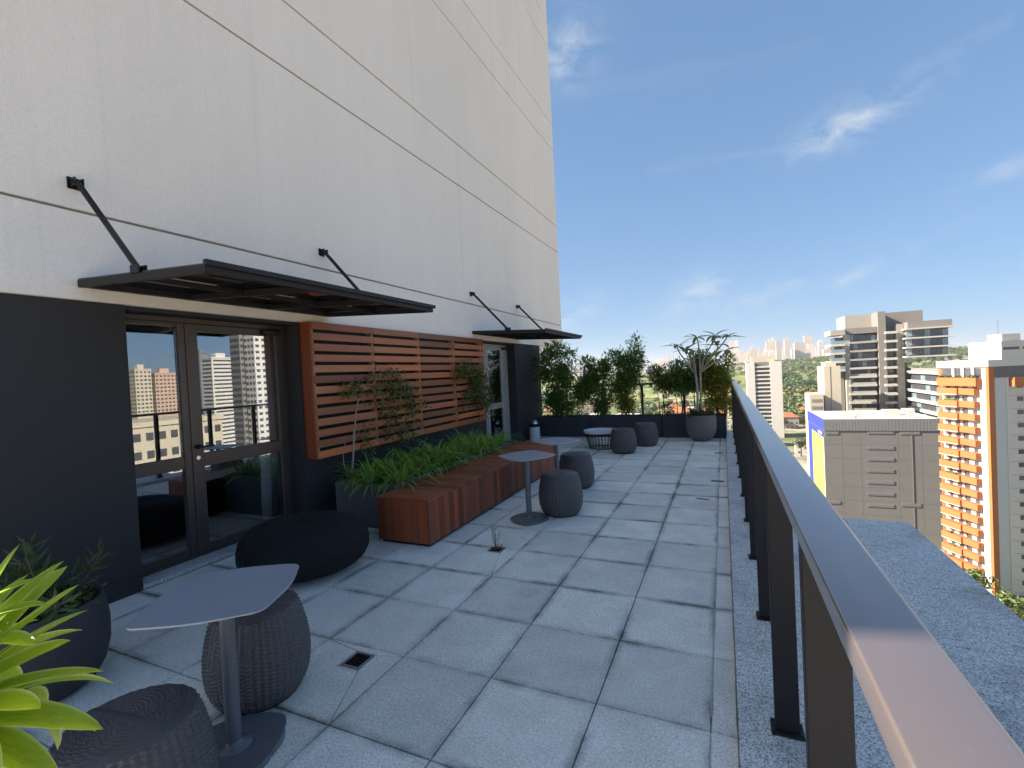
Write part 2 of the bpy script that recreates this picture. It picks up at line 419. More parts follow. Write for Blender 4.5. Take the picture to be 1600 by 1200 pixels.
# ------------------------------------------------------------------ geometry helpers
class MB:
    def __init__(s): s.v = []; s.f = []

    def add(s, vs, fs):
        o = len(s.v); s.v += [tuple(v) for v in vs]; s.f += [tuple(i + o for i in f) for f in fs]
        return s

    def convex(s, vs, fs):
        vs = [Vector(v) for v in vs]
        c = sum(vs, Vector()) / len(vs); out = []
        for f in fs:
            n = Vector()
            for i in range(len(f)):
                a, b = vs[f[i]], vs[f[(i + 1) % len(f)]]
                n += (a - c).cross(b - c)
            fc = sum((vs[i] for i in f), Vector()) / len(f)
            out.append(f if n.dot(fc - c) >= 0 else tuple(reversed(f)))
        return s.add(vs, out)

    def box(s, x0, y0, z0, x1, y1, z1):
        vs = [(x, y, z) for x in (x0, x1) for y in (y0, y1) for z in (z0, z1)]
        return s.convex(vs, [(0, 1, 3, 2), (4, 5, 7, 6), (0, 1, 5, 4), (2, 3, 7, 6), (0, 2, 6, 4), (1, 3, 7, 5)])

    def cbox(s, x0, y0, z0, x1, y1, z1, c=0.004):
        cx, cy, cz = (x0 + x1) / 2, (y0 + y1) / 2, (z0 + z1) / 2
        h = (abs(x1 - x0) / 2, abs(y1 - y0) / 2, abs(z1 - z0) / 2)
        c = min(c, min(h) * 0.49)
        vs = []; idx = {}
        for sx in (-1, 1):
            for sy in (-1, 1):
                for sz in (-1, 1):
                    for a in range(3):
                        p = [h[0] - c, h[1] - c, h[2] - c]; p[a] = h[a]
                        idx[(sx, sy, sz, a)] = len(vs)
                        vs.append((cx + sx * p[0], cy + sy * p[1], cz + sz * p[2]))
        fs = []
        for a in range(3):
            b, d = (a + 1) % 3, (a + 2) % 3
            for sg in (-1, 1):
                q = []
                for (sb, sd) in ((-1, -1), (1, -1), (1, 1), (-1, 1)):
                    k = [0, 0, 0]; k[a] = sg; k[b] = sb; k[d] = sd; q.append(idx[(*k, a)])
                fs.append(tuple(q))
        for a in range(3):
            b, d = (a + 1) % 3, (a + 2) % 3
            for sb in (-1, 1):
                for sd in (-1, 1):
                    k0 = [0, 0, 0]; k0[a] = -1; k0[b] = sb; k0[d] = sd
                    k1 = list(k0); k1[a] = 1
                    fs.append((idx[(*k0, b)], idx[(*k1, b)], idx[(*k1, d)], idx[(*k0, d)]))
        for sx in (-1, 1):
            for sy in (-1, 1):
                for sz in (-1, 1): fs.append(tuple(idx[(sx, sy, sz, a)] for a in range(3)))
        return s.convex(vs, fs)

    def prism(s, poly, z0, z1, c=0.0):
        n = len(poly)
        if c:
            cen = Vector((sum(p[0] for p in poly) / n, sum(p[1] for p in poly) / n))
            ins = []
            for i in range(n):
                a, b, d = Vector(poly[i - 1]), Vector(poly[i]), Vector(poly[(i + 1) % n])
                e1 = (a - b).normalized(); e2 = (d - b).normalized()
                bis = (e1 + e2)
                if bis.length < 1e-4:
                    bis = Vector((-e1.y, e1.x)); bis = bis if bis.dot(cen - b) > 0 else -bis
                    q = b + bis.normalized() * c
                else:
                    sn = max(0.25, abs(e1.x * bis.normalized().y - e1.y * bis.normalized().x))
                    q = b + bis.normalized() * (c / sn)
                ins.append((q.x, q.y))
            vs = [(*p, z0) for p in poly] + [(*p, z1 - c) for p in poly] + [(*p, z1) for p in ins]
            fs = [tuple(range(n)), tuple(range(2 * n, 3 * n))]
            for L in (0, n):
                fs += [(L + i, L + (i + 1) % n, L + n + (i + 1) % n, L + n + i) for i in range(n)]
        else:
            vs = [(*p, z0) for p in poly] + [(*p, z1) for p in poly]
            fs = [tuple(range(n)), tuple(range(n, 2 * n))] + [(i, (i + 1) % n, n + (i + 1) % n, n + i) for i in range(n)]
        return s.convex(vs, fs)

    def tube(s, path, radii, n=8, cap=True):
        path = [Vector(p) for p in path]
        if isinstance(radii, (int, float)): radii = [radii] * len(path)
        o = len(s.v); vs = []; fs = []
        ref = Vector((0.31, 0.17, 0.93))
        for i, p in enumerate(path):
            d = (path[min(i + 1, len(path) - 1)] - path[max(i - 1, 0)]).normalized()
            if abs(d.dot(ref)) > 0.97: ref = Vector((0.9, 0.2, 0.1))
            u = d.cross(ref).normalized(); w = d.cross(u)
            for k in range(n):
                a = 2 * math.pi * k / n
                vs.append(p + (u * math.cos(a) + w * math.sin(a)) * radii[i])
        for i in range(len(path) - 1):
            for k in range(n):
                fs.append((i * n + k, (i + 1) * n + k, (i + 1) * n + (k + 1) % n, i * n + (k + 1) % n)[::-1])
        if cap:
            fs.append(tuple(range(n))); fs.append(tuple(range((len(path) - 1) * n, len(path) * n))[::-1])
        return s.add(vs, [f[::-1] for f in fs])

    def lathe(s, prof, n=40, c=(0, 0, 0)):
        vs = []; fs = []
        for (r, z) in prof:
            for k in range(n):
                a = 2 * math.pi * k / n
                vs.append((c[0] + r * math.cos(a), c[1] + r * math.sin(a), c[2] + z))
        for i in range(len(prof) - 1):
            for k in range(n):
                fs.append((i * n + k, i * n + (k + 1) % n, (i + 1) * n + (k + 1) % n, (i + 1) * n + k))
        return s.add(vs, fs)

    def leaf(s, base, d, side, L, W, fold=0.25):
        """small folded leaf: two quads on a mid rib"""
        up = d.cross(side)
        m = base + d * L * 0.5; t = base + d * L
        a = m + side * W * 0.5 + up * W * fold; b = m - side * W * 0.5 + up * W * fold
        o = len(s.v)
        s.v += [tuple(base), tuple(a), tuple(t), tuple(b)]
        s.f += [(o, o + 1, o + 2), (o, o + 2, o + 3)]

    def mesh(s, name, mat, smooth=False):
        me = bpy.data.meshes.new(name)
        me.from_pydata(s.v, [], s.f)
        me.materials.append(mat)
        if smooth: me.polygons.foreach_set("use_smooth", [True] * len(me.polygons))
        if getattr(s, "edge", None):
            me.attributes.new("edge", "FLOAT", "POINT").data.foreach_set("value", s.edge)
        me.update()
        return me

    def build(s, name, mat, parent=None, smooth=False, origin=None):
        """geometry is given in world space; the object's origin goes to `origin` or the parent's place"""
        if parent is not None:
            o = Vector((0, 0, 0)); q = parent
            while q is not None: o = o + q.location; q = q.parent
        else:
            o = Vector(origin) if origin is not None else Vector((0, 0, 0))
        s.v = [(a - o.x, b - o.y, c - o.z) for a, b, c in s.v]
        return link(name, s.mesh(name, mat, smooth), parent, o if parent is None else (0, 0, 0))


def link(name, me, parent=None, loc=(0, 0, 0), rot=None, scale=None):
    ob = bpy.data.objects.new(name, me)
    COL.objects.link(ob)
    ob.location = loc
    if rot is not None: ob.rotation_euler = rot
    if scale is not None: ob.scale = scale
    if parent is not None: ob.parent = parent
    return ob


def tag(o, label=None, cat=None, group=None, kind=None):
    if label: o["label"] = label
    if cat: o["category"] = cat
    if group: o["group"] = group
    if kind: o["kind"] = kind
    return o


def thing(name, loc, label, cat, group=None, rz=0.0):
    o = bpy.data.objects.new(name, None)
    COL.objects.link(o)
    o.location = loc; o.rotation_euler = (0, 0, rz); o.empty_display_size = 0.1
    return tag(o, label, cat, group)


def copy_tree(o, parent=None):
    c = o.copy(); COL.objects.link(c); c.parent = parent
    for ch in list(o.children): copy_tree(ch, c)
    return c


def smooth_by_angle(o, deg=35):
    me = o.data
    me.polygons.foreach_set("use_smooth", [True] * len(me.polygons))
    try: me.set_sharp_from_angle(angle=R(deg))
    except Exception: pass
    return o


GROUND = -54.0
XW = -4.58          # face of the white wall
XD = -4.62          # face of the charcoal wall
XG = -4.86          # door glass line
YN, YF = -0.53, 14.2  # near and far end of the tower

# ================================================================== SETTING
m = MB(); m.box(-9000, -6000, GROUND - 1, 9000, 12000, GROUND)


def m_ground():
    t = NT("city ground"); p = t.pos()
    a = t.noise(p, 0.012, 6, 0.65); b = t.noise(p, 0.06, 4, 0.6)
    c = t.ramp(a, [(0.38, (0.10, 0.13, 0.045)), (0.46, (0.24, 0.22, 0.14)), (0.54, (0.42, 0.37, 0.31)), (0.68, (0.26, 0.24, 0.22))])
    return t.finish(t.bsdf(t.value(c, t.math("ADD", 0.6, t.math("MULTIPLY", b, 0.8))), 0.95, 0, 0.2))


tag(m.build("ground", m_ground()), kind="structure")

# body of our own building below the terrace
m = MB(); m.box(-16, -14, GROUND, 0.42, 12.75, -0.12); m.box(0.42, -14, GROUND, 1.56, 5.74, -0.06)
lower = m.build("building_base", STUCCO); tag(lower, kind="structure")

# terrace floor with its paving
m = MB(); m.box(-4.9, -6.0, -0.12, 0.0, 12.70, -0.016)
floor = tag(m.build("terrace_floor", JOINT), kind="structure")
GX0, GY0 = -3.0531, 4.0987
xs = [XD] + [GX0 + 0.6 * k for k in range(-2, 5)] + [-0.114]
ys = [GY0 + 0.6 * k for k in range(-12, 15)] + [12.70]
J = 0.0032


def tile(poly, name="paving_tile", z=0.0):
    z += random.uniform(-0.0018, 0.0018)
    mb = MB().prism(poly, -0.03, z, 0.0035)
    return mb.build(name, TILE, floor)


def rect(x0, y0, x1, y1): return [(x0, y0), (x1, y0), (x1, y1), (x0, y1)]


D1 = (-2.166, 2.098, -2.030, 2.244)      # floor drains
D2 = (-2.144, 3.99, -2.010, 4.12)
for i in range(len(xs) - 1):
    for j in range(len(ys) - 1):
        x0, x1, y0, y1 = xs[i] + J, xs[i + 1] - J, ys[j] + J, ys[j + 1] - J
        if x1 - x0 < 0.02: continue
        cx, cy = (x0 + x1) / 2, (y0 + y1) / 2
        if x0 < D1[0] < x1 and y0 < D1[1] < y1:
            g = 0.003; a, b, c, d = D1[0] - g, D1[1] - g, D1[2] + g, D1[3] + g
            tile([(x0 + g, y0), (x1 - g, y0), (c - g, b), (a + g, b)]); tile([(x1, y0 + g), (x1, y1 - g), (c, d - g), (c, b + g)])
            tile([(x1 - g, y1), (x0 + g, y1), (a + g, d), (c - g, d)]); tile([(x0, y1 - g), (x0, y0 + g), (a, b + g), (a, d - g)])
            continue
        if x0 < D2[0] < x1 and abs(y1 - GY0) < 0.02:
            a, b, c = D2[0] - 0.003, D2[1] - 0.003, D2[2] + 0.003
            tile([(x0, y0 + 0.004), (a, b), (a, y1), (x0, y1)]); tile([(x0 + 0.004, y0), (x1 - 0.004, y0), (c, b), (a, b)])
            tile([(x1, y0 + 0.004), (x1, y1), (c, y1), (c, b)])
            continue
        if x0 < D2[0] < x1 and abs(y0 - GY0) < 0.02:
            a, b, c = D2[0] - 0.003, D2[3] + 0.003, D2[2] + 0.003
            tile([(x0, y0), (a, y0), (a, b), (x0, y1 - 0.004)]); tile([(x0 + 0.004, y1), (a, b), (c, b), (x1 - 0.004, y1)])
            tile([(x1, y0), (x1, y1 - 0.004), (c, b), (c, y0)])
            continue
        tile(rect(x0, y0, x1, y1))
for j in range(len(ys) - 1):
    tile(rect(-0.114 + 0.0015, ys[j] + 0.003, -0.0005, ys[j + 1] - 0.003), "border_tile", -0.001)


for j in range(len(ys) - 1):
    if 0.5 < ys[j] < 9: MB().box(-0.1175, ys[j] + 0.006 + 0.2 * random.random(), -0.014, -0.1135, ys[j + 1] - 0.006, -0.0005).build("sealant_line", plain("pale sealant", (0.55, 0.52, 0.47), 0.8), floor)


def drain(box, label):
    x0, y0, x1, y1 = box
    t = thing("floor_drain", ((x0 + x1) / 2, (y0 + y1) / 2, 0), label, "drain")
    mb = MB()
    for a in ((x0, y0, x1, y0 + 0.012), (x0, y1 - 0.012, x1, y1), (x0, y0 + 0.012, x0 + 0.012, y1 - 0.012), (x1 - 0.012, y0 + 0.012, x1, y1 - 0.012)):
        mb.box(a[0], a[1], -0.014, a[2], a[3], 0.0035)
    mb.build("frame", plain("drain rim", (0.30, 0.29, 0.27), 0.5, 0.3), t)
    MB().box(x0 + 0.012, y0 + 0.012, -0.0155, x1 - 0.012, y1 - 0.012, -0.010).build("pan", BLACKM, t)
    n = 7
    for k in range(n):
        xx = x0 + 0.012 + (x1 - x0 - 0.024) * (k + 0.5) / n
        MB().box(xx - 0.003, y0 + 0.012, -0.0095, xx + 0.003, y1 - 0.012, 0.001).build("bar", BLACKM, t)
    for k in range(4):
        yy = y0 + 0.012 + (y1 - y0 - 0.024) * (k + 0.5) / 4
        MB().box(x0 + 0.0122, yy - 0.002, -0.0092, x1 - 0.0122, yy + 0.002, 0.0004).build("cross_bar", BLACKM, t)
    return t


drain(D1, "square floor drain with pale rim in front of the near table")
drain(D2, "square floor drain with a weed growing out, by the bench corner")
for (x, y, w, l, rz, lab) in ((-0.137, 9.75, 0.16, 0.05, 0.05, "black slot drain cover nearest the round pot"), (-0.136, 7.386, 0.17, 0.055, 0.02, "black slot drain cover at the border strip halfway along the terrace"),
                              (-0.297, 6.355, 0.15, 0.022, -0.25, "thin dark metal strip lying askew on a paving tile")):
    o = MB().cbox(-w / 2, -l / 2, 0.0, w / 2, l / 2, 0.005, 0.002).build("drain_cover", BLACKM)
    o.location = (x, y, 0.002); o.rotation_euler = (0, 0, rz)
    tag(o, lab, "drain cover")
# the weed in the second drain
t = thing("weed", (-2.08, 4.06, 0.0), "small thin weed growing out of the floor drain by the bench", "weed")
mb = MB()
rw = random.Random(5)
for k in range(4):
    a = rw.uniform(0, 6.28); mb.tube([(-2.08, 4.06, 0), (-2.08 + 0.02 * math.cos(a), 4.06 + 0.02 * math.sin(a), 0.08), (-2.08 + 0.04 * math.cos(a), 4.06 + 0.04 * math.sin(a), rw.uniform(0.13, 0.24))], 0.0022, 5)
mb.build("stem", BARK, t)
mb = MB()
for k in range(34):
    a = rw.uniform(0, 6.28); el = rw.uniform(-0.2, 0.9); z = rw.uniform(0.0, 0.22) if k > 18 else 0.008
    d = Vector((math.cos(a) * math.cos(el), math.sin(a) * math.cos(el), math.sin(el) if z > 0.01 else 0.15)).normalized()
    rr = rw.uniform(0, 0.02)
    mb.leaf(Vector((-2.08 + rr * math.cos(a), 4.06 + rr * math.sin(a), z)), d, d.cross(Vector((0, 0, 1))).normalized(), rw.uniform(0.03, 0.10) if z < 0.01 else 0.03, 0.012)
mb.build("foliage", plain("dry weed", (0.11, 0.075, 0.06), 0.9, 0, 0.2, 0.3, 30), t)

# granite coping beside and beyond the railing
cop = tag(MB().box(0.004, -6, -0.06, 0.40, 12.7, -0.03).build("granite_coping", GRANITE), kind="structure")
yy = 12.74
k = 0
while yy > -3:
    y0 = yy - (0.94 if yy > 5.75 else 0.8)
    if yy > 5.75 > y0: y0 = 5.75
    MB().cbox(0.002, y0 + 0.002, -0.03, 0.42 if yy > 5.76 else 0.80, yy - 0.002, 0.055 + 0.0006 * (k % 3), 0.004).build("granite_slab", GRANITE, cop)
    if yy <= 5.76: MB().cbox(0.803, y0 + 0.002, -0.055, 1.60, yy - 0.002, 0.054 + 0.0006 * ((k + 1) % 3), 0.004).build("granite_slab", GRANITE, cop)
    yy = y0; k += 1

# ------------------------------------------------------------------ our tower: white wall over a charcoal ground floor
tower = thing("apartment_tower", (-4.6, 7.0, 0.0), "tall white rendered tower wall over a charcoal ground floor, rising on the left", "building")
MB().box(-16, YN + 0.02, 2.452, XW - 0.02, YF - 0.02, 30).build("core", JOINT if False else plain("groove backing render", (0.26, 0.235, 0.19), 0.9, 0, 0.2), tower)  # darker render backing the panels, seen in the grooves
zs = [2.45, 3.15, 5.44, 6.25]
while zs[-1] < 29: zs.append(zs[-2] + 3.15)
for a, b in zip(zs[:-1], zs[1:]):
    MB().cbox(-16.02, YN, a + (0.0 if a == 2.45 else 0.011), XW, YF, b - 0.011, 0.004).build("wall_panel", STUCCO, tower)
# charcoal wall segments with door recesses
for (y0, y1) in ((YN, 2.33), (4.10, 8.86), (10.52, 12.25)):
    MB().box(-5.05, y0, 0.0, XD, y1, 2.449).build("dark_wall", DARKWALL, tower)
for (y0, y1) in ((YN, 2.328), (4.102, 8.858), (10.522, 12.25)):
    MB().cbox(XD - 0.001, y0, 0.0, XD + 0.010, y1, 0.15, 0.003).build("skirting", DARKWALL, tower)
for (y0, y1) in ((2.33, 4.10), (8.86, 10.52)):
    MB().box(-5.05, y0 + 0.002, 2.415, XD - 0.03, y1 - 0.002, 2.4495).build("lintel", DARKWALL, tower)
    MB().cbox(-5.05, y0 + 0.002, 0.0, XD + 0.002, y1 - 0.002, 0.035, 0.004).build("door_sill", GRANITE, tower)
# room behind the doors
MB().box(-10.0, 0.0, -0.1, -5.05, 12.25, 0.012).build("interior_floor", INTFLOOR, tower)
MB().box(-10.2, 0.0, 0.0, -10.0, 12.25, 2.449).build("interior_wall", INTWALL, tower)
MB().box(-10.0, -0.2, 0.0, -5.05, 0.0, 2.449).build("interior_wall", INTWALL, tower)
MB().box(-10.0, 12.25, 0.0, -5.05, 12.4, 2.449).build("interior_wall", INTWALL, tower)
o = MB().lathe([(0.0, 0.03), (0.035, 0.03), (0.04, 0.0), (0.04, -0.05), (0.0, -0.06)], 16, (-4.50, 12.62, 2.50))
o.box(-4.58, 12.60, 2.50, -4.50, 12.64, 2.54)
tag(o.build("security_camera", BLACKM, origin=(-4.58, 12.62, 2.5)), "small black camera fixed to the white wall beyond the far canopy", "camera")

# ------------------------------------------------------------------ doors
def door(y0, mull, y1, label, frame_mat=FRAME, leaf_r=None, rs=0.092):  # frame, side light and leaf all take the one material passed in
    t = thing("glass_door", (XG, (y0 + y1) / 2, 0.035), label, "door")
    leaf_r = leaf_r or y1
    zt, zb = 2.412, 0.037
    fx0, fx1 = XG - 0.035, XG + 0.035
    fr = MB()
    fr.cbox(fx0, y0, zb, fx1, y0 + 0.055, zt, 0.004); fr.cbox(fx0, y1 - 0.055, zb, fx1, y1, zt, 0.004)
    fr.cbox(fx0, y0 + 0.0555, zt - 0.05, fx1, y1 - 0.0555, zt, 0.004); fr.cbox(fx0, y0 + 0.0555, zb, fx1, y1 - 0.0555, zb + 0.03, 0.004)
    fr.cbox(fx0, mull - 0.035, zb + 0.0305, fx1, mull + 0.03, zt - 0.0505, 0.004)
    fr.build("door_frame", frame_mat, t)
    # fixed light on the left
    a, b = y0 + 0.057, mull - 0.037
    side = MB()
    side.cbox(XG - 0.02, a, 0.93, XG + 0.028, b, 1.05, 0.004); side.cbox(XG - 0.02, a, zb + 0.0306, XG + 0.028, b, 0.14, 0.004)
    side.cbox(XG - 0.02, a, 2.325, XG + 0.028, b, 2.361, 0.004)
    sf = side.build("side_frame", frame_mat, t)
    MB().box(XG - 0.004, a, 1.05, XG + 0.002, b, 2.325).build("pane", GLASS, sf)
    MB().box(XG - 0.004, a, 0.14, XG + 0.002, b, 0.93).build("pane", GLASS, sf)
    # leaf
    a, b = mull + 0.032, y1 - 0.057
    lf = MB()
    sw = 0.115
    lf.cbox(XG - 0.025, a, zb + 0.032, XG + 0.045, a + sw, 2.360, 0.005); lf.cbox(XG - 0.025, b - rs, zb + 0.032, XG + 0.045, b, 2.360, 0.005)
    lf.cbox(XG - 0.024, a + sw, 2.285, XG + 0.044, b - rs, 2.359, 0.005); lf.cbox(XG - 0.024, a + sw, 0.92, XG + 0.044, b - rs, 1.055, 0.005)
    lf.cbox(XG - 0.024, a + sw, zb + 0.033, XG + 0.044, b - rs, 0.15, 0.005)
    leaf = lf.build("door_leaf", frame_mat, t)
    MB().box(XG + 0.006, a + sw, 1.055, XG + 0.012, b - rs, 2.285).build("pane", GLASS, leaf)
    MB().box(XG + 0.006, a + sw, 0.15, XG + 0.012, b - rs, 0.92).build("pane", GLASS, leaf)
    h = MB(); yh = a + 0.045
    h.tube([(XG + 0.045, yh, 1.13), (XG + 0.075, yh, 1.13)], 0.022, 14)
    h.tube([(XG + 0.075, yh, 1.13), (XG + 0.105, yh, 1.13), (XG + 0.112, yh + 0.02, 1.13), (XG + 0.112, yh + 0.13, 1.128)], 0.010, 8)
    h.build("handle", BLACKM, leaf, True)
    MB().tube([(XG + 0.045, yh, 1.02), (XG + 0.058, yh, 1.02)], 0.02, 16).build("lock", STEEL, leaf)
    c = MB(); yc = b - 0.16
    c.cbox(XG + 0.045, yc - 0.12, 2.29, XG + 0.095, yc + 0.1, 2.345, 0.006)
    c.tube([(XG + 0.08, yc - 0.02, 2.35), (XG + 0.18, yc + 0.08, 2.358), (XG + 0.04, yc + 0.20, 2.372)], 0.008, 6)
    c.build("door_closer", BLACKM, leaf)
    return t


door(2.332, 2.90, 4.098, "bronze framed glass door with side light under the near canopy")
door(8.862, 9.30, 10.518, "pale framed glass door under the far canopy beside the slatted screen", plain("pale grey frame", (0.40, 0.385, 0.35), 0.4, 0.2), None, 0.30)


def curtain(y0, y1, x, label, folds):
    mb = MB(); n = 90
    vs = []
    for k in range(n + 1):
        u = k / n
        for z in (0.05, 0.8, 1.6, 2.35):
            sw = 0.02 * math.sin(u * folds * 6.28 + z * 0.4) + 0.008 * math.sin(u * folds * 17 + z)
            yy = y0 + (y1 - y0) * u * (1.0 - 0.10 * math.sin(z * 1.3)) + 0.02 * math.sin(z * 2)
            vs.append((x + sw * (0.7 + 0.3 * z), yy, z))
    fs = [(k * 4 + j, k * 4 + j + 1, (k + 1) * 4 + j + 1, (k + 1) * 4 + j) for k in range(n) for j in range(3)]
    mb.add(vs, fs)
    o = mb.build("curtain", CURTAIN, None, True, (x, y0, 0.05))
    s = o.modifiers.new("thick", "SOLIDIFY"); s.thickness = 0.003
    tag(o, label, "curtain")


curtain(3.86, 4.32, -5.11, "white curtain hanging inside the near glass door", 4)
curtain(10.45, 11.05, -5.13, "white curtain hanging inside the far glass door", 5)

# ------------------------------------------------------------------ canopies
def canopy(y0, y1, label, label2):
    zi, zo, xo = 2.60, 2.505, -3.05
    t = thing("door_canopy", (XW, (y0 + y1) / 2, 2.575), label, "canopy")

    def zt(x): return zi + (zo - zi) * (x - XW) / (xo - XW)

    def beam(name, xa, ya, xb, yb, w, hgt, off=0.0):
        mb = MB()
        dx, dy = xb - xa, yb - ya; L = math.hypot(dx, dy); nx, ny = -dy / L * w / 2, dx / L * w / 2
        vs = []
        for (x, y) in ((xa, ya), (xb, yb)):
            for s in (-1, 1):
                for zz in (-hgt, 0): vs.append((x + s * nx, y + s * ny, zt(x) + off + zz))
        mb.convex(vs, [(0, 1, 3, 2), (4, 5, 7, 6), (0, 1, 5, 4), (2, 3, 7, 6), (0, 2, 6, 4), (1, 3, 7, 5)])
        return mb.build(name, METAL, t)
    beam("side_beam", XW + 0.002, y0 + 0.02, xo, y0 + 0.02, 0.04, 0.055)
    beam("side_beam", XW + 0.002, y1 - 0.02, xo, y1 - 0.02, 0.04, 0.055)
    beam("front_beam", xo + 0.021, y0 - 0.02, xo + 0.021, y1 + 0.02, 0.04, 0.05)
    beam("wall_beam", XW + 0.025, y0 + 0.041, XW + 0.025, y1 - 0.041, 0.045, 0.05, -0.002)
    for k in (1, 2):
        yb = y0 + (y1 - y0) * k / 3
        beam("cross_beam", XW + 0.049, yb, xo, yb, 0.06, 0.05, -0.003)
    xm = (XW + xo) / 2
    for k in range(3):
        ya, yb = y0 + (y1 - y0) * k / 3, y0 + (y1 - y0) * (k + 1) / 3
        beam("purlin", xm, ya + 0.042, xm, yb - 0.042, 0.035, 0.04, -0.004)
    g = MB()
    for k in range(3):
        ya, yb = y0 + (y1 - y0) * k / 3 + 0.004, y0 + (y1 - y0) * (k + 1) / 3 - 0.004
        mb = MB(); vs = []
        for x in (XW + 0.003, xo + 0.05):
            for y in (ya, yb):
                for zz in (0.003, 0.013): vs.append((x, y, zt(x) + zz))
        mb.convex(vs, [(0, 1, 3, 2), (4, 5, 7, 6), (0, 1, 5, 4), (2, 3, 7, 6), (0, 2, 6, 4), (1, 3, 7, 5)])
        mb.build("roof_panel", CANGLASS, t)
    beam("front_trim", xo + 0.056, y0 - 0.03, xo + 0.056, y1 + 0.03, 0.03, 0.035, 0.028)
    for yr in (y0 + 0.02, y1 - 0.06):
        rod = MB().tube([(XW + 0.06, yr, 3.35), (-3.80, yr, zt(-3.80) + 0.03)], 0.021, 12).build("tie_rod", METAL, t, True)
        b = MB(); b.cbox(XW, yr - 0.045, 3.31, XW + 0.012, yr + 0.045, 3.40, 0.003)
        b.box(XW + 0.012, yr - 0.030, 3.325, XW + 0.085, yr - 0.022, 3.385); b.box(XW + 0.012, yr + 0.022, 3.325, XW + 0.085, yr + 0.030, 3.385)
        b.tube([(XW + 0.06, yr - 0.036, 3.352), (XW + 0.06, yr + 0.036, 3.352)], 0.009, 8)
        b.build("bracket", BLACKM, rod)
        b = MB(); b.box(-3.85, yr - 0.030, zt(-3.8), -3.75, yr - 0.022, zt(-3.8) + 0.06); b.box(-3.85, yr + 0.022, zt(-3.8), -3.75, yr + 0.030, zt(-3.8) + 0.06)
        b.build("clevis", BLACKM, rod)
    return t


canopy(2.0, 4.57, "dark steel and glass canopy over the near door, hung from two rods", "")
canopy(8.36, 10.76, "dark steel and glass canopy over the far door, hung from two rods", "")

# ------------------------------------------------------------------ slatted wood screen
scr = thing("slatted_screen", (-4.5, 6.34, 0.80), "reddish brown horizontal slat screen on the charcoal wall between the doors", "screen")
by = [4.16, 5.253, 6.351, 7.436, 8.532]
Z0, Z1, NS = 0.795, 2.445, 13
pit = (Z1 - Z0 + 0.04) / NS
for i in range(4):
    for k in range(NS):
        z = Z0 + k * pit
        dz = random.uniform(-0.0015, 0.0015); dx = random.uniform(-0.002, 0.002)
        MB().cbox(-4.478 + dx, by[i] + 0.0012, z + dz, -4.452 + dx, by[i + 1] - 0.0012, z + pit - 0.040 + dz, 0.003).build("slat", WOODS, scr)
WOODB = m_wood("screen battens", (0.46, 0.21, 0.075), "Z", 0.45)
for y in (by[0] + 0.03, by[1], by[2], by[3], by[4] - 0.03):
    MB().cbox(-4.56, y - 0.024, Z0 + 0.004, -4.4805, y + 0.024, Z1 - 0.004, 0.003).build("batten", WOODB, scr)
for y in (by[0] - 0.012, by[-1] + 0.012):
    MB().cbox(-4.619, y - 0.012, Z0, -4.455, y + 0.011, Z1, 0.003).build("end_board", WOODZ, scr)

# ------------------------------------------------------------------ bench, planter box
bench = thing("wooden_bench", (-3.06, 5.8, 0), "long reddish brown plank bench in front of the planted box", "bench")
BX0, BX1, BY0, BY1, BZ = -3.385, -2.735, 3.90, 7.76, 0.485
MB().box(BX0 + 0.03, BY0 + 0.03, 0.0, BX1 - 0.03, BY1 - 0.03, 0.455).build("carcass", BLACKM, bench)
npk = 40
for k in range(npk):
    a = BY0 + (BY1 - BY0) * k / npk; b = BY0 + (BY1 - BY0) * (k + 1) / npk
    j = random.uniform(-0.0012, 0.0012)
    MB().cbox(BX0, a + 0.0018, BZ - 0.026, BX1 + 0.001 + j, b - 0.0018, BZ + j, 0.0028).build("top_plank", WOODX, bench)
    MB().cbox(BX1 - 0.026, a + 0.0018, 0.03, BX1 + j, b - 0.0018, BZ - 0.029, 0.0028).build("front_plank", WOODZ, bench)
for k in range(6):
    a = BX0 + (BX1 - 0.028 - BX0) * k / 6; b = BX0 + (BX1 - 0.028 - BX0) * (k + 1) / 6
    j = random.uniform(-0.0012, 0.0012)
    for (ya, yb) in ((BY0 + 0.002, BY0 + 0.028), (BY1 - 0.028, BY1 - 0.002)):
        MB().cbox(a + 0.0018, ya + j, 0.03, b - 0.0018, yb + j, BZ - 0.029, 0.0028).build("end_plank", WOODZ, bench)

pb = thing("planter_box", (-3.9, 5.9, 0), "long grey planter box behind the bench, full of strap leaved plants", "planter")


def open_box(x0, y0, x1, y1, h, w, mat, parent, soil_z, name="box"):
    mb = MB()
    mb.cbox(x0, y0, 0.0, x0 + w, y1, h, 0.006); mb.cbox(x1 - w, y0, 0.0, x1, y1, h, 0.006)
    mb.cbox(x0 + w, y0 + 0.0005, 0.0, x1 - w, y0 + w, h - 0.0006, 0.004); mb.cbox(x0 + w, y1 - w, 0.0, x1 - w, y1 - 0.0005, h - 0.0006, 0.004)
    mb.build(name, mat, parent)
    s = MB(); n = 14
    vs = []
    for i in range(n + 1):
        for j in range(n + 1):
            vs.append((x0 + w + (x1 - x0 - 2 * w) * i / n, y0 + w + (y1 - y0 - 2 * w) * j / n, soil_z + random.uniform(-0.012, 0.012)))
    s.add(vs, [(i * (n + 1) + j, (i + 1) * (n + 1) + j, (i + 1) * (n + 1) + j + 1, i * (n + 1) + j + 1) for i in range(n) for j in range(n)])
    s.build("soil", SOIL, parent)


open_box(-4.30, 4.24, -3.40, 5.93, 0.515, 0.035, PLANTER, pb, 0.45)
open_box(-4.30, 5.945, -3.40, 7.62, 0.515, 0.035, PLANTER, pb, 0.45)


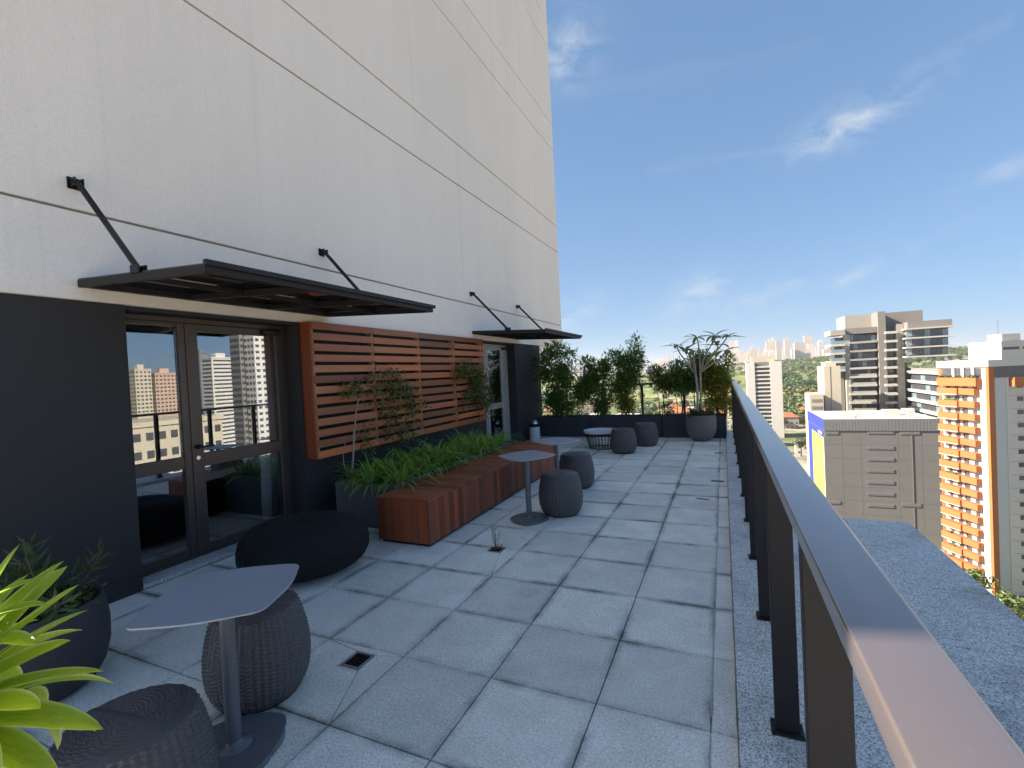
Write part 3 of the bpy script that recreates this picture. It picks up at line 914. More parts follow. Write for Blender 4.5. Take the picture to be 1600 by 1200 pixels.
def strap_clump(seed, n=64, L0=0.36, L1=0.62, W=0.024, mat=LEAF_LILY, up=0.9):
    rr = random.Random(seed); mb = MB()
    for k in range(n):
        a = rr.uniform(0, 2 * math.pi); L = rr.uniform(L0, L1); el = rr.uniform(0.55, 1.45) * up
        w = W * rr.uniform(0.7, 1.2); seg = 7
        p = Vector((rr.uniform(-0.05, 0.05), rr.uniform(-0.05, 0.05), 0)); e = el
        side = Vector((-math.sin(a), math.cos(a), 0)) ; bend = rr.uniform(0.16, 0.36)
        vs = []
        for i in range(seg + 1):
            u = i / seg
            ww = w * (0.55 + 0.9 * u if u < 0.4 else 0.91 * (1 - ((u - 0.4) / 0.6) ** 2) + 0.02)
            vs += [p + side * ww * 0.5 + Vector((0, 0, ww * 0.18)), p - side * ww * 0.5 + Vector((0, 0, ww * 0.18))]
            d = Vector((math.cos(a) * math.cos(e), math.sin(a) * math.cos(e), math.sin(e)))
            p = p + d * L / seg; e -= bend * (0.6 + u)
        mb.add(vs, [(2 * i, 2 * i + 1, 2 * i + 3, 2 * i + 2) for i in range(seg)])
    return mb.mesh("strap_leaves", mat, True)


clumps = [strap_clump(s) for s in range(5)]
rr = random.Random(3)
kk = 0
for j in range(10):
    for i in range(3):
        x = -4.12 + 0.285 * i + rr.uniform(-0.05, 0.05); y = 4.46 + 0.325 * j + rr.uniform(-0.07, 0.07)
        sc = rr.uniform(0.8, 1.1) * (1.0 if i else 0.95)
        o = link("strap_leaf_plant", clumps[kk % 5], None, (x, y, 0.43), (0, 0, rr.uniform(0, 6.28)), (sc, sc, sc * rr.uniform(0.85, 1.05)))
        tag(o, "bright green strap leaved plant crowded in the box behind the bench", "plant", "strap leaved plants in the bench planter"); kk += 1


# ------------------------------------------------------------------ climbers on the screen
def leaves_around(mb, pts, n, rr, spread, L0, L1, down=0.3):
    for k in range(n):
        p = Vector(rr.choice(pts)) + Vector((rr.gauss(0, spread), rr.gauss(0, spread), rr.gauss(0, spread)))
        a = rr.uniform(0, 6.28); el = rr.uniform(-0.9, 0.7) - down
        d = Vector((math.cos(a) * math.cos(el), math.sin(a) * math.cos(el), math.sin(el)))
        sd = d.cross(Vector((rr.uniform(-.4, .4), rr.uniform(-.4, .4), 1))).normalized()
        L = rr.uniform(L0, L1)
        mb.leaf(p, d, sd, L, L * rr.uniform(0.4, 0.6))


def curve(pts, n=10):
    """smooth path through points"""
    P = [Vector(p) for p in pts]; out = []
    for i in range(len(P) - 1):
        p0, p1, p2, p3 = P[max(i - 1, 0)], P[i], P[i + 1], P[min(i + 2, len(P) - 1)]
        for k in range(n):
            t = k / n
            out.append(0.5 * ((2 * p1) + (p2 - p0) * t + (2 * p0 - 5 * p1 + 4 * p2 - p3) * t * t + (3 * p1 - p0 - 3 * p2 + p3) * t ** 3))
    out.append(P[-1])
    return out


rv = random.Random(11)
v1 = thing("climbing_vine", (-4.28, 4.5, 0.45), "sparse climber with pale bare stems arching over the left half of the screen", "vine")
mb = MB()
for pts, r0 in (([(-4.28, 4.50, 0.43), (-4.27, 4.56, 0.9), (-4.30, 4.66, 1.30), (-4.30, 4.74, 1.52)], 0.011), ([(-4.25, 4.44, 0.43), (-4.24, 4.50, 0.8), (-4.28, 4.58, 1.12)], 0.008),
                ([(-4.30, 4.48, 0.43), (-4.32, 4.42, 0.75), (-4.30, 4.47, 1.02)], 0.006)):
    c = curve(pts, 8); mb.tube(c, [r0 * (1 - 0.4 * i / len(c)) for i in range(len(c))], 7)
mb.build("stem", PALEBARK, v1, True)
tw = MB(); lv = MB()
runs = [[(-4.30, 4.72, 1.46), (-4.34, 4.90, 1.62), (-4.36, 5.15, 1.78), (-4.37, 5.5, 1.84), (-4.38, 5.72, 1.72), (-4.38, 5.85, 1.40), (-4.38, 5.95, 1.05)],
        [(-4.36, 5.1, 1.75), (-4.38, 5.25, 1.5), (-4.38, 5.4, 1.2), (-4.38, 5.35, 0.95)], [(-4.37, 5.4, 1.83), (-4.38, 5.55, 1.55), (-4.38, 5.6, 1.2), (-4.37, 5.72, 0.85)],
        [(-4.34, 4.85, 1.58), (-4.38, 4.7, 1.68), (-4.39, 4.6, 1.6)], [(-4.36, 5.0, 1.2), (-4.38, 4.85, 0.95), (-4.37, 5.05, 0.72)], [(-4.38, 5.9, 1.3), (-4.39, 6.15, 1.33), (-4.39, 6.3, 1.22)],
        [(-4.37, 5.35, 1.5), (-4.38, 5.75, 1.6), (-4.39, 5.95, 1.45), (-4.38, 6.0, 0.8)]]
for k, rn in enumerate(runs):
    c = curve(rn, 7); tw.tube(c, 0.0032, 5, False)
    leaves_around(lv, c[3:], (190, 190, 220, 70, 70, 50, 220)[k], rv, 0.06, 0.05, 0.10)
tw.build("twigs", PALEBARK, v1, True); lv.build("foliage", LEAF_VINE, v1)
v2 = thing("climbing_vine", (-4.33, 8.05, 0.45), "bushier climber hanging at the far end of the screen beside the far door", "vine")
tw = MB(); lv = MB()
st = curve([(-4.33, 8.08, 0.43), (-4.34, 8.03, 0.9), (-4.35, 7.95, 1.35), (-4.36, 7.85, 1.8)], 8)
tw.tube(st, 0.007, 6)
for rn, n in (([(-4.36, 7.85, 1.8), (-4.36, 7.55, 1.85), (-4.37, 7.35, 1.72)], 110), ([(-4.36, 7.88, 1.7), (-4.34, 8.15, 1.78), (-4.33, 8.4, 1.55), (-4.33, 8.45, 1.2)], 150), ([(-4.36, 7.9, 1.5), (-4.34, 8.2, 1.4), (-4.33, 8.35, 1.0)], 110),
              ([(-4.36, 7.9, 1.35), (-4.36, 7.65, 1.4), (-4.36, 7.6, 1.2)], 60), ([(-4.35, 7.9, 1.75), (-4.33, 8.0, 1.5), (-4.33, 8.1, 1.2)], 110)):
    c = curve(rn, 7); tw.tube(c, 0.003, 5, False); leaves_around(lv, c, int(n * 2.4), rv, 0.075, 0.05, 0.10)
tw.build("stem", BARK, v2, True); lv.build("foliage", LEAF_VINE, v2)

# ------------------------------------------------------------------ railing
POSTY = [-1.75, -0.73, 0.29, 1.31, 2.345, 3.362, 4.378, 5.40, 6.415, 7.43, 8.45, 9.465, 10.48, 11.50, 12.42]
rail = thing("terrace_railing", (0.2, 5.5, 0.055), "dark bronze railing with wide flat handrail along the right edge", "railing")
RX0, RX1 = 0.150, 0.258
RZ = 1.300
prof = []
for cxx, czz, a0, rad_ in ((RX1 - 0.011, RZ - 0.011, 0, 0.011), (RX0 + 0.006, RZ - 0.006, 90, 0.006), (RX0 + 0.004, RZ - 0.041, 180, 0.004), (RX1 - 0.005, RZ - 0.040, 270, 0.005)):
    for q in range(6):
        a = R(a0 + 90 * q / 5); prof.append((cxx + rad_ * math.cos(a), czz + rad_ * math.sin(a)))
npf = len(prof); mb = MB()
mb.convex([(x, -2.2, z) for x, z in prof] + [(x, 12.47, z) for x, z in prof], [tuple(range(npf)), tuple(range(npf, 2 * npf))] + [(i, (i + 1) % npf, npf + (i + 1) % npf, npf + i) for i in range(npf)])
smooth_by_angle(mb.build("handrail", RAILM, rail), 30)
pm = MB(); pm.cbox(-0.048, -0.020, 0.008, 0.048, 0.020, RZ - 0.0452 - 0.055, 0.003)
pme = pm.mesh("post", METAL)
fm = MB(); fm.cbox(-0.064, -0.05, 0.0, 0.064, 0.05, 0.008, 0.002)
for sx in (-0.055, 0.055):
    for sy in (-0.035, 0.035): fm.tube([(sx, sy, 0.008), (sx, sy, 0.015)], 0.006, 6)
fme = fm.mesh("base_plate", METAL)
for y in POSTY:
    p = link("post", pme, rail, (0.0, y - 5.5, 0.002))
    link("base_plate", fme, p, (0, 0, 0))
frail = thing("end_railing", (-2.1, 12.52, 0.0), "thin dark railing behind the shrubs at the far end of the terrace", "railing")
mb = MB(); mb.cbox(-4.55, 12.495, 1.255, 0.145, 12.56, RZ, 0.005); mb.build("handrail", METAL, frail)
for k in range(6):
    x = 0.10 - 1.02 * k + (-0.10 if k == 0 else 0)
    MB().cbox(x - 0.028, 12.50, 0.0, x + 0.028, 12.54, 1.2546, 0.003).build("post", METAL, frail)

# ------------------------------------------------------------------ tables
def rsq(hd, bulge=0.0, n=8, rc=0.09):
    """rounded, slightly skewed square outline with corners on its axes; hd = half diagonals"""
    pts = []
    cor = [Vector((hd[0], 0)), Vector((0, hd[1])), Vector((-hd[2], 0)), Vector((0, -hd[3]))]
    for i in range(4):
        a, b, c = cor[i - 1], cor[i], cor[(i + 1) % 4]
        p0 = b + (a - b).normalized() * rc; p1 = b + (c - b).normalized() * rc
        for k in range(n + 1):
            t = k / n
            pts.append(p0 * (1 - t) ** 2 + b * 2 * t * (1 - t) + p1 * t ** 2)
        for k in range(1, 5):
            t = k / 5; q1 = c + (b - c).normalized() * rc
            q = p1.lerp(q1, t)
            pts.append(q + q.normalized() * bulge * math.sin(math.pi * t))
    return [(p.x, p.y) for p in pts]


def make_table():
    t = thing("bistro_table", (0, 0, 0), "", "table")
    mb = MB(); mb.prism(rsq((0.37, 0.385, 0.36, 0.40), 0.022, rc=0.085), 0.742, 0.750, 0.002); mb.build("table_top", TABLEM, t)
    mb = MB(); mb.tube([(0, 0, 0.025), (0, 0, 0.742)], 0.033, 24); smooth_by_angle(mb.build("column", TABLEB, t))
    mb = MB(); mb.prism([(x * 0.72, y * 0.72) for x, y in rsq((0.37, 0.385, 0.36, 0.40), 0.03, rc=0.14)], 0.0, 0.022, 0.006); mb.build("base", TABLEB, t)
    mb = MB(); mb.lathe([(0.075, 0.0222), (0.068, 0.03), (0.040, 0.034), (0.034, 0.05)], 28); mb.build("collar", TABLEB, t, True)
    mb = MB(); mb.prism(rsq((0.11, 0.11, 0.11, 0.11), 0, rc=0.03), 0.734, 0.7415); mb.build("top_plate", TABLEB, t)
    return t


tb = make_table()
tabs = [(-2.12, 5.02, 14, "grey pebble shaped table standing right beside the bench, nearer of the two there"),
        (-2.15, 6.16, 8, "grey pebble shaped table farther along the bench, behind another table"),
        (-2.16, 1.42, -12, "large grey pebble shaped table in the left foreground between two wicker stools")]
for i, (x, y, a, lab) in enumerate(tabs):
    o = tb if i == 0 else copy_tree(tb)
    o.location = (x, y, 0.001); o.rotation_euler = (0, 0, R(a)); tag(o, lab, "table", "pebble shaped tables")

# ------------------------------------------------------------------ wicker stools
def stool_body():
    H = 0.475
    nr = 46                       # upright ribs
    na = nr * 7; rows = 46
    V = []; F = []
    prof = [(0.0, 0.200), (0.04, 0.213), (0.12, 0.236), (0.24, 0.256), (0.40, 0.264), (0.55, 0.262), (0.70, 0.252), (0.85, 0.236), (0.95, 0.222), (1.0, 0.214)]

    def rad(u):
        for (a, ra), (b, rb) in zip(prof[:-1], prof[1:]):
            if u <= b: 
                t = (u - a) / (b - a); t = t * t * (3 - 2 * t) * 0.4 + t * 0.6
                return ra + (rb - ra) * t
        return prof[-1][1]
    nz = rows * 3
    for i in range(nz + 1):
        u = i / nz; r0 = rad(u); z = u * H
        row = i // 3; ph = (i % 3)
        bulge = (0.0, 1.0, 0.85)[ph]
        for k in range(na):
            a = 2 * math.pi * k / na
            rib = a / (2 * math.pi) * nr
            cst = math.cos(2 * math.pi * rib)                       # upright cords
            wv = math.cos(math.pi * rib + math.pi * row)             # over, under
            r = r0 + 0.0027 * cst + (0.0058 * bulge * (0.5 + 0.5 * wv)) - 0.003
            V.append((r * math.cos(a), r * math.sin(a), z))
    for i in range(nz):
        for k in range(na):
            F.append((i * na + k, i * na + (k + 1) % na, (i + 1) * na + (k + 1) % na, (i + 1) * na + k))
    return V, F, H


def stool_top(H):
    na = 200; rings = 21; sub = 3
    V = []; F = []
    for i in range(rings * sub + 1):
        u = i / (rings * sub)
        r = 0.2145 * (1 - u)
        row = i // sub; ph = i % sub
        dome = 0.010 * (1 - (1 - u) ** 2) if u < 1 else 0.010
        edge = 0.010 * (1 - math.exp(-u * 14))
        for k in range(na):
            a = 2 * math.pi * k / na
            w = math.cos(20 * a + math.pi * row)
            z = H + dome * 0.4 + edge + (0, 0.0046, 0.0038)[ph] * (0.55 + 0.45 * w)
            V.append((r * math.cos(a), r * math.sin(a), z - 0.001))
    for i in range(rings * sub):
        for k in range(na):
            F.append((i * na + k, i * na + (k + 1) % na, (i + 1) * na + (k + 1) % na, (i + 1) * na + k))
    return V, F


V, F, SH = stool_body()
sb = MB(); sb.v, sb.f = V, F
sbm = sb.mesh("woven_side", WICKER, True)
V, F = stool_top(SH)
sb = MB(); sb.v, sb.f = V, F
# wrapped cross handle worn across the seat
stm = sb.mesh("woven_seat", WICKER, True)
hb = MB()
for k in range(46):
    a = k / 46; x = -0.205 + 0.41 * a; dz = -0.006 * (abs(2 * a - 1)) ** 4
    pts = [(x, -0.024, SH + 0.009 + dz), (x, -0.014, SH + 0.013 + dz), (x, 0.0, SH + 0.0145 + dz), (x, 0.014, SH + 0.013 + dz), (x, 0.024, SH + 0.009 + dz)]
    hb.tube(pts, 0.0048, 5, False)
hbm = hb.mesh("seat_band", WICKER, True)
bt = MB().lathe([(0.0, 0.004), (0.195, 0.004), (0.203, 0.0), (0.206, 0.012)], 48).mesh("foot_ring", BLACKM)
stools = [(-2.42, 1.76, 0.4, "grey wicker stool behind the column of the foreground table"),
          (-2.06, 0.965, 0.15, "grey wicker stool cut off at the bottom left, nearest the camera"),
          (-1.84, 5.36, 0.9, "grey wicker stool directly beside the base of the table at the bench"),
          (-2.03, 6.67, 1.3, "grey wicker stool half hidden behind another stool near the bench"),
          (-1.90, 9.58, 0.3, "grey wicker stool overlapping the white wire coffee table"),
          (-1.60, 10.56, 0.7, "grey wicker stool farthest back, in front of the dark planters")]
for (x, y, a, lab) in stools:
    t = thing("wicker_stool", (x, y, 0.001), lab, "stool", "barrel shaped wicker stools", a)
    link("woven_side", sbm, t); link("woven_seat", stm, t); link("seat_band", hbm, t); link("foot_ring", bt, t)

# ------------------------------------------------------------------ pouf
V = []; F = []; na, nz = 150, 60
for i in range(nz + 1):
    u = i / nz; th = -math.pi / 2 + math.pi * u
    for k in range(na):
        a = 2 * math.pi * k / na
        c = abs(math.cos(th)) ** 0.62; s = math.copysign(abs(math.sin(th)) ** 0.8, th)
        r = 0.555 * c * (1 + 0.012 * math.sin(a * 3 + 1) + 0.008 * math.cos(30 * a) * c)
        z = 0.235 + 0.235 * s + 0.012 * math.sin(2 * a + 0.5) * max(s, 0) - 0.03 * max(s, 0) * (1 - c) ** 2
        V.append((r * math.cos(a), r * math.sin(a), max(z, 0.001)))
for i in range(nz):
    for k in range(na): F.append((i * na + k, i * na + (k + 1) % na, (i + 1) * na + (k + 1) % na, (i + 1) * na + k))
mb = MB(); mb.v, mb.f = V, F
o = link("floor_pouf", mb.mesh("floor_pouf", POUFM, True), None, (-3.56, 3.12, 0.001))
tag(o, "large round black pouf on the floor in front of the glass door", "pouf")

# ------------------------------------------------------------------ coffee table, bin
t = thing("coffee_table", (-2.47, 10.13, 0.001), "low round white tray table on a black wire cage", "coffee table")
cx, cy = -2.47, 10.13
mb = MB(); mb.lathe([(0.0, 0.352), (0.355, 0.352), (0.372, 0.356), (0.378, 0.392), (0.384, 0.392), (0.381, 0.346), (0.370, 0.338), (0.0, 0.338)], 64, (cx, cy, 0)); smooth_by_angle(mb.build("tray_top", WHITEM, t))
for k in range(28):
    a = 2 * math.pi * k / 28
    MB().tube([(cx + 0.355 * math.cos(a), cy + 0.355 * math.sin(a), 0.337), (cx + 0.27 * math.cos(a), cy + 0.27 * math.sin(a), 0.012)], 0.0065, 6).build("wire", BLACKM, t)
for (r, z) in ((0.357, 0.332), (0.27, 0.010)):
    mb = MB(); mb.tube([(cx + r * math.cos(2 * math.pi * k / 48), cy + r * math.sin(2 * math.pi * k / 48), z) for k in range(49)], 0.009, 6, False); mb.build("ring", BLACKM, t, True)
t = thing("waste_bin", (-4.36, 10.95, 0.001), "small pale cylindrical bin with dark collar and steel swing lid by the dark column", "bin")
cx, cy = -4.36, 10.95
mb = MB(); mb.lathe([(0.0, 0.0), (0.125, 0.0), (0.13, 0.01), (0.13, 0.36), (0.0, 0.361)], 40, (cx, cy, 0)); smooth_by_angle(mb.build("body", WHITEM, t))
mb = MB(); mb.lathe([(0.134, 0.362), (0.136, 0.37), (0.134, 0.43), (0.125, 0.437), (0.0, 0.438)], 40, (cx, cy, 0)); smooth_by_angle(mb.build("collar", BLACKM, t))
mb = MB(); mb.lathe([(0.10, 0.4385), (0.10, 0.45), (0.085, 0.49), (0.055, 0.52), (0.0, 0.535)], 32, (cx, cy, 0)); mb.build("lid", STEEL, t, True)

# ------------------------------------------------------------------ far planters and shrubs
for i, (x0, x1, lab) in enumerate(((-4.56, -3.152, "charcoal planter box against the dark column, leftmost of the far row"), (-3.132, -1.404, "charcoal planter box in the middle of the far row, behind the stools"),
                                   (-1.384, 0.02, "charcoal planter box behind the round pot, rightmost of the far row"))):
    t = thing("planter_trough", ((x0 + x1) / 2, 12.0, 0), lab, "planter", "charcoal planters across the far end")
    open_box(x0, 11.75, x1, 12.25, 0.52, 0.03, PLANTER2, t, 0.47)
    rr = random.Random(20 + i)
    gc = MB(); pts = [(rr.uniform(x0 + 0.08, x1 - 0.08), rr.uniform(11.82, 12.18), 0.50) for _ in range(30)]
    leaves_around(gc, pts, 420, rr, 0.03, 0.03, 0.07, -0.4)
    tag(gc.build("ground_cover", LEAF_DK, None, False, ((x0 + x1) / 2, 12.0, 0.47)), "low dark ground cover in the " + ("left", "middle", "right")[i] + " planter of the far row", "ground cover", kind="stuff")


def shrub(loc, h, spread, seed, label, mat=LEAF_SH, tufts=16, per=120, low=0.3, L=(0.07, 0.135), name="shrub", nst=4, lean=0.0):
    """stems that fork into twigs, each twig ending in a tuft of leaves; gaps stay between the tufts"""
    rr = random.Random(seed); x0, y0, z0 = loc
    t = thing(name, loc, label, "shrub")
    st = MB(); lv = MB(); stems = []
    for s in range(nst):
        a = rr.uniform(0, 6.28); k = rr.uniform(0.25, 1.0); hh = h * rr.uniform(0.62, 0.95) if s else h
        bx, by_ = x0 + rr.uniform(-.10, .10), y0 + rr.uniform(-.05, .05)
        tx, ty = x0 + lean * hh + spread * k * math.cos(a), y0 + spread * k * 0.5 * math.sin(a)
        c = curve([(bx, by_, z0), (bx + (tx - bx) * 0.2 + rr.uniform(-.04, .04), by_ + (ty - by_) * 0.2, z0 + hh * 0.35), (bx + (tx - bx) * 0.6 + rr.uniform(-.05, .05), by_ + (ty - by_) * 0.6, z0 + hh * 0.7), (tx, ty, z0 + hh * 0.97)], 8)
        st.tube(c, [0.011 * (1 - 0.7 * i / len(c)) for i in range(len(c))], 6)
        stems.append(c)
    for k in range(tufts):
        c = stems[k % nst]
        u = 1.0 if k < nst else low + (0.97 - low) * rr.random()
        p = Vector(c[min(len(c) - 1, int(u * (len(c) - 1)))])
        if k < nst: q = p
        else:
            aa = rr.uniform(0, 6.28); ln = spread * rr.uniform(0.25, 0.95) * (1.15 - 0.5 * u)
            q = p + Vector((math.cos(aa) * ln, math.sin(aa) * ln * 0.6, rr.uniform(0.02, 0.20)))
            st.tube([p, (p + q) / 2 + Vector((0, 0, -0.015)), q], [0.005, 0.004, 0.002], 5, False)
        rad_ = rr.uniform(0.055, 0.10)
        for m_ in range(int(1.4 * per * rr.uniform(0.6, 1.3))):
            v = Vector((rr.gauss(0, 1), rr.gauss(0, 1), rr.gauss(0, 0.9)))
            b = q + v * rad_
            d = (v.normalized() * 0.9 + Vector((rr.uniform(-.6, .6), rr.uniform(-.6, .6), rr.uniform(-.5, .6)))).normalized()
            sd = d.cross(Vector((rr.uniform(-.6, .6), rr.uniform(-.6, .6), 1))).normalized()
            ll = rr.uniform(*L)
            lv.leaf(b, d, sd, ll, ll * rr.uniform(0.26, 0.40))
    st.build("stem", BARK, t, True); lv.build("foliage", mat, t)
    return t


shrub((-4.05, 12.02, 0.46), 1.86, 0.46, 31, "tallest dense dark shrub at the left end, against the wall corner", tufts=46, per=130, low=0.12, nst=7)
shrub((-3.48, 12.0, 0.46), 0.98, 0.26, 32, "low dark shrub between the tall left shrub and the next", tufts=14, per=100, low=0.35)
shrub((-2.86, 12.0, 0.46), 1.45, 0.34, 33, "dark leafy shrub second from the left of the tall ones", tufts=28, per=120, low=0.10, nst=5)
shrub((-2.28, 12.03, 0.46), 1.62, 0.34, 34, "tall leafy shrub behind the wire coffee table stools, with bare lower stems", tufts=24, per=115, low=0.42, nst=5)
shrub((-2.24, 11.95, 0.46), 0.52, 0.16, 44, "knee high yellowish shrub at the foot of the bare stems", LEAF_YEL, 7, 80, 0.3)
shrub((-1.92, 12.0, 0.46), 1.80, 0.10, 35, "thin upright shoot rising above its neighbours in the far row", tufts=8, per=75, low=0.72, nst=2)
shrub((-1.44, 12.0, 0.46), 1.20, 0.18, 36, "slim bright green shrub left of the plumeria", LEAF_VINE, 11, 90, 0.12, nst=3)
shrub((-0.98, 12.05, 0.46), 1.20, 0.28, 37, "dark shrub directly left behind the plumeria stems", tufts=18, per=110, low=0.5)
shrub((-0.62, 12.1, 0.46), 1.42, 0.36, 39, "shrub behind the plumeria crown, its leaves dark", tufts=22, per=110, low=0.55)
shrub((-0.20, 12.0, 0.46), 1.12, 0.30, 38, "yellowing shrub at the corner by the handrail end", LEAF_YEL, 26, 110, 0.10, nst=5)
shrub((-0.06, 12.1, 0.46), 1.42, 0.30, 40, "thin dark shrub reaching out over the railing corner", tufts=9, per=80, low=0.75)

# round pot with plumeria
t = thing("round_pot", (-0.50, 11.35, 0.001), "large round bottomed grey pot at the right end of the terrace", "pot")
mb = MB(); prof = [(0.0, 0.0), (0.12, 0.0), (0.185, 0.025), (0.245, 0.08), (0.29, 0.16), (0.315, 0.26), (0.323, 0.37), (0.321, 0.50), (0.316, 0.575), (0.308, 0.585), (0.294, 0.575), (0.294, 0.53), (0.0, 0.53)]
mb.lathe(prof, 64, (-0.50, 11.35, 0)); smooth_by_angle(mb.build("pot_body", POT, t), 50)
MB().lathe([(0.293, 0.534), (0.2, 0.545), (0.0, 0.55)], 32, (-0.50, 11.35, 0)).build("soil", SOIL, t)
gc = MB(); rr = random.Random(8)
pts = [(-0.5 + rr.uniform(-0.24, 0.24), 11.35 + rr.uniform(-0.22, 0.22), rr.uniform(0.57, 0.66)) for _ in range(40)]
leaves_around(gc, pts, 520, rr, 0.035, 0.04, 0.09, -0.5)
tag(gc.build("ground_cover", LEAF_DK, None, False, (-0.5, 11.35, 0.55)), "low leafy ground cover spilling round the plumeria in the round pot", "ground cover", kind="stuff")

pl = thing("plumeria_tree", (-0.47, 11.35, 0.54), "bare grey branched plumeria with leaf rosettes in the round pot", "tree")
tr = MB()
YP = 11.35


def pp(px, py, dy=0.0): return at(px, py, YP + dy)


base_l, base_r = pp(1089, 646), pp(1095, 646, 0.03)
fork_l, fork_r = pp(1087, 586), pp(1094, 582, 0.03)
tr.tube(curve([base_l, pp(1090, 615), fork_l], 6), 0.026, 10); tr.tube(curve([base_r, pp(1095, 615, 0.03), fork_r], 6), 0.024, 10)
tips = []
for pts, tip in (([fork_l, pp(1073, 566, -0.1), pp(1063, 553, -0.15), pp(1057, 541, -0.15)], 1), ([fork_l, pp(1080, 562, 0.15), pp(1072, 547, 0.2)], 1), ([fork_r, pp(1093, 560), pp(1092, 542), pp(1089, 528)], 1),
                 ([fork_l, pp(1086, 572, -0.2), pp(1083, 556, -0.3), pp(1084, 550, -0.35)], 1), ([fork_r, pp(1100, 560, 0.1), pp(1106, 548, 0.12), pp(1112, 538, 0.1)], 0), ([pp(1112, 538, 0.1), pp(1116, 532, 0.1), pp(1118, 525, 0.1)], 1),
                 ([fork_r, pp(1106, 566, -0.1), pp(1120, 548, -0.15), pp(1130, 536, -0.15), pp(1136, 527, -0.15)], 1), ([pp(1120, 548, -0.15), pp(1122, 543, -0.3), pp(1120, 540, -0.4)], 1), ([fork_r, pp(1108, 572, 0.2), pp(1128, 558, 0.3), pp(1133, 548, 0.3)], 1)):
    c = curve(pts, 5); r0 = 0.019
    tr.tube(c, [r0 * (1 - 0.35 * i / len(c)) for i in range(len(c))], 8)
    if tip: tips.append((c[-1], (c[-1] - c[-3]).normalized()))
smooth_by_angle(tr.build("trunk", PALEBARK, pl), 60)


def big_leaf(L, W, droop, fold, n=8, wave=0.0):
    mb = MB(); vs = []
    p = Vector((0, 0, 0)); e = 0.0
    for i in range(n + 1):
        u = i / n; w = W * (math.sin(math.pi * min(1, u * 0.97 + 0.03) ** 0.85) ** 0.8) * 0.5
        up = Vector((-math.sin(e), 0, math.cos(e)))
        lift = up * w * fold; wv = wave * math.sin(u * 9) * W
        vs += [p + Vector((0, w, 0)) + lift + up * wv, p + Vector((0, w * .5, 0)) + lift * .35, p, p + Vector((0, -w * .5, 0)) + lift * .35, p + Vector((0, -w, 0)) + lift - up * wv]
        p = p + Vector((math.cos(e), 0, math.sin(e))) * L / n; e -= droop / n
    mb.add(vs, [(5 * i + j, 5 * i + 5 + j, 5 * i + 6 + j, 5 * i + 1 + j) for i in range(n) for j in range(4)])
    mb.edge = [1.0, 0.5, 0.0, 0.5, 1.0] * (n + 1)
    return mb


plm = [big_leaf(0.34, 0.082, dr, 0.25).mesh("leaf", LEAF_PL, True) for dr in (0.35, 0.7, 1.1)]
rr = random.Random(4)
for (p, d) in tips:
    n = rr.randint(6, 8)
    for k in range(n):
        a = 2 * math.pi * (k + rr.random() * 0.6) / n; el = rr.uniform(-0.1, 0.65)
        o = link("leaf", plm[k % 3], pl, p - pl.location, (0, -el, a)); s_ = rr.uniform(0.8, 1.2); o.scale = (s_, s_, s_)

# ------------------------------------------------------------------ dark pot and fern by the wall, left
PX, PY = -3.64, 1.30
t = thing("dark_pot", (PX, PY, 0.001), "large dark round pot on the floor against the charcoal wall, left", "pot")
mb = MB(); prof = [(0.0, 0.0), (0.19, 0.0), (0.24, 0.03), (0.287, 0.11), (0.312, 0.22), (0.315, 0.34), (0.302, 0.45), (0.292, 0.495), (0.283, 0.503), (0.27, 0.495), (0.27, 0.45), (0.0, 0.45)]
mb.lathe(prof, 64, (PX, PY, 0)); smooth_by_angle(mb.build("pot_body", PLANTER2, t), 50)
MB().lathe([(0.269, 0.456), (0.15, 0.465), (0.0, 0.47)], 32, (PX, PY, 0)).build("soil", SOIL, t)
rr = random.Random(12)
gc = MB()
pts = [(PX + rr.uniform(-0.22, 0.22), PY + rr.uniform(-0.22, 0.22), rr.uniform(0.48, 0.54)) for _ in range(50)]
leaves_around(gc, pts, 900, rr, 0.035, 0.02, 0.05, -0.3)
tag(gc.build("ground_cover", LEAF_DK, None, False, (PX, PY, 0.47)), "low dark small leaved cover in the dark pot by the wall", "ground cover", kind="stuff")
fe = thing("leafy_plant", (PX, PY, 0.46), "dark feathery plant with narrow leaves growing in the dark pot", "plant")
fm_ = MB(); lv = MB()
for k in range(15):
    a = rr.uniform(0, 6.28); L = rr.uniform(0.22, 0.42); el = rr.uniform(0.5, 1.4)
    p0 = Vector((PX + rr.uniform(-0.22, 0.22), PY + rr.uniform(-0.18, 0.18), 0.46))
    d = Vector((math.cos(a) * math.cos(el), math.sin(a) * math.cos(el), math.sin(el)))
    fm_.tube([p0, p0 + d * L], 0.004, 5)
    for i in range(14):
        u = 0.3 + 0.7 * i / 13; aa = i * 2.4; q = p0 + d * L * u
        s = d.cross(Vector((0.1, 0.3, 1))).normalized(); s2 = d.cross(s)
        dd = (s * math.cos(aa) + s2 * math.sin(aa) + d * 0.7).normalized()
        lv.leaf(q, dd, dd.cross(d).normalized(), rr.uniform(0.09, 0.15), 0.026)
fm_.build("stem", BARK, fe); lv.build("foliage", LEAF_DK, fe)
fl = MB()
for k in range(7):
    a = k * 0.9; fl.leaf(Vector((PX + 0.29, PY - 0.06, 0.50)), Vector((math.cos(a), math.sin(a), 0.5)).normalized(), Vector((-math.sin(a), math.cos(a), 0)), 0.025, 0.02)
fl.build("flower", plain("pink petals", (0.35, 0.08, 0.16), 0.6), fe)

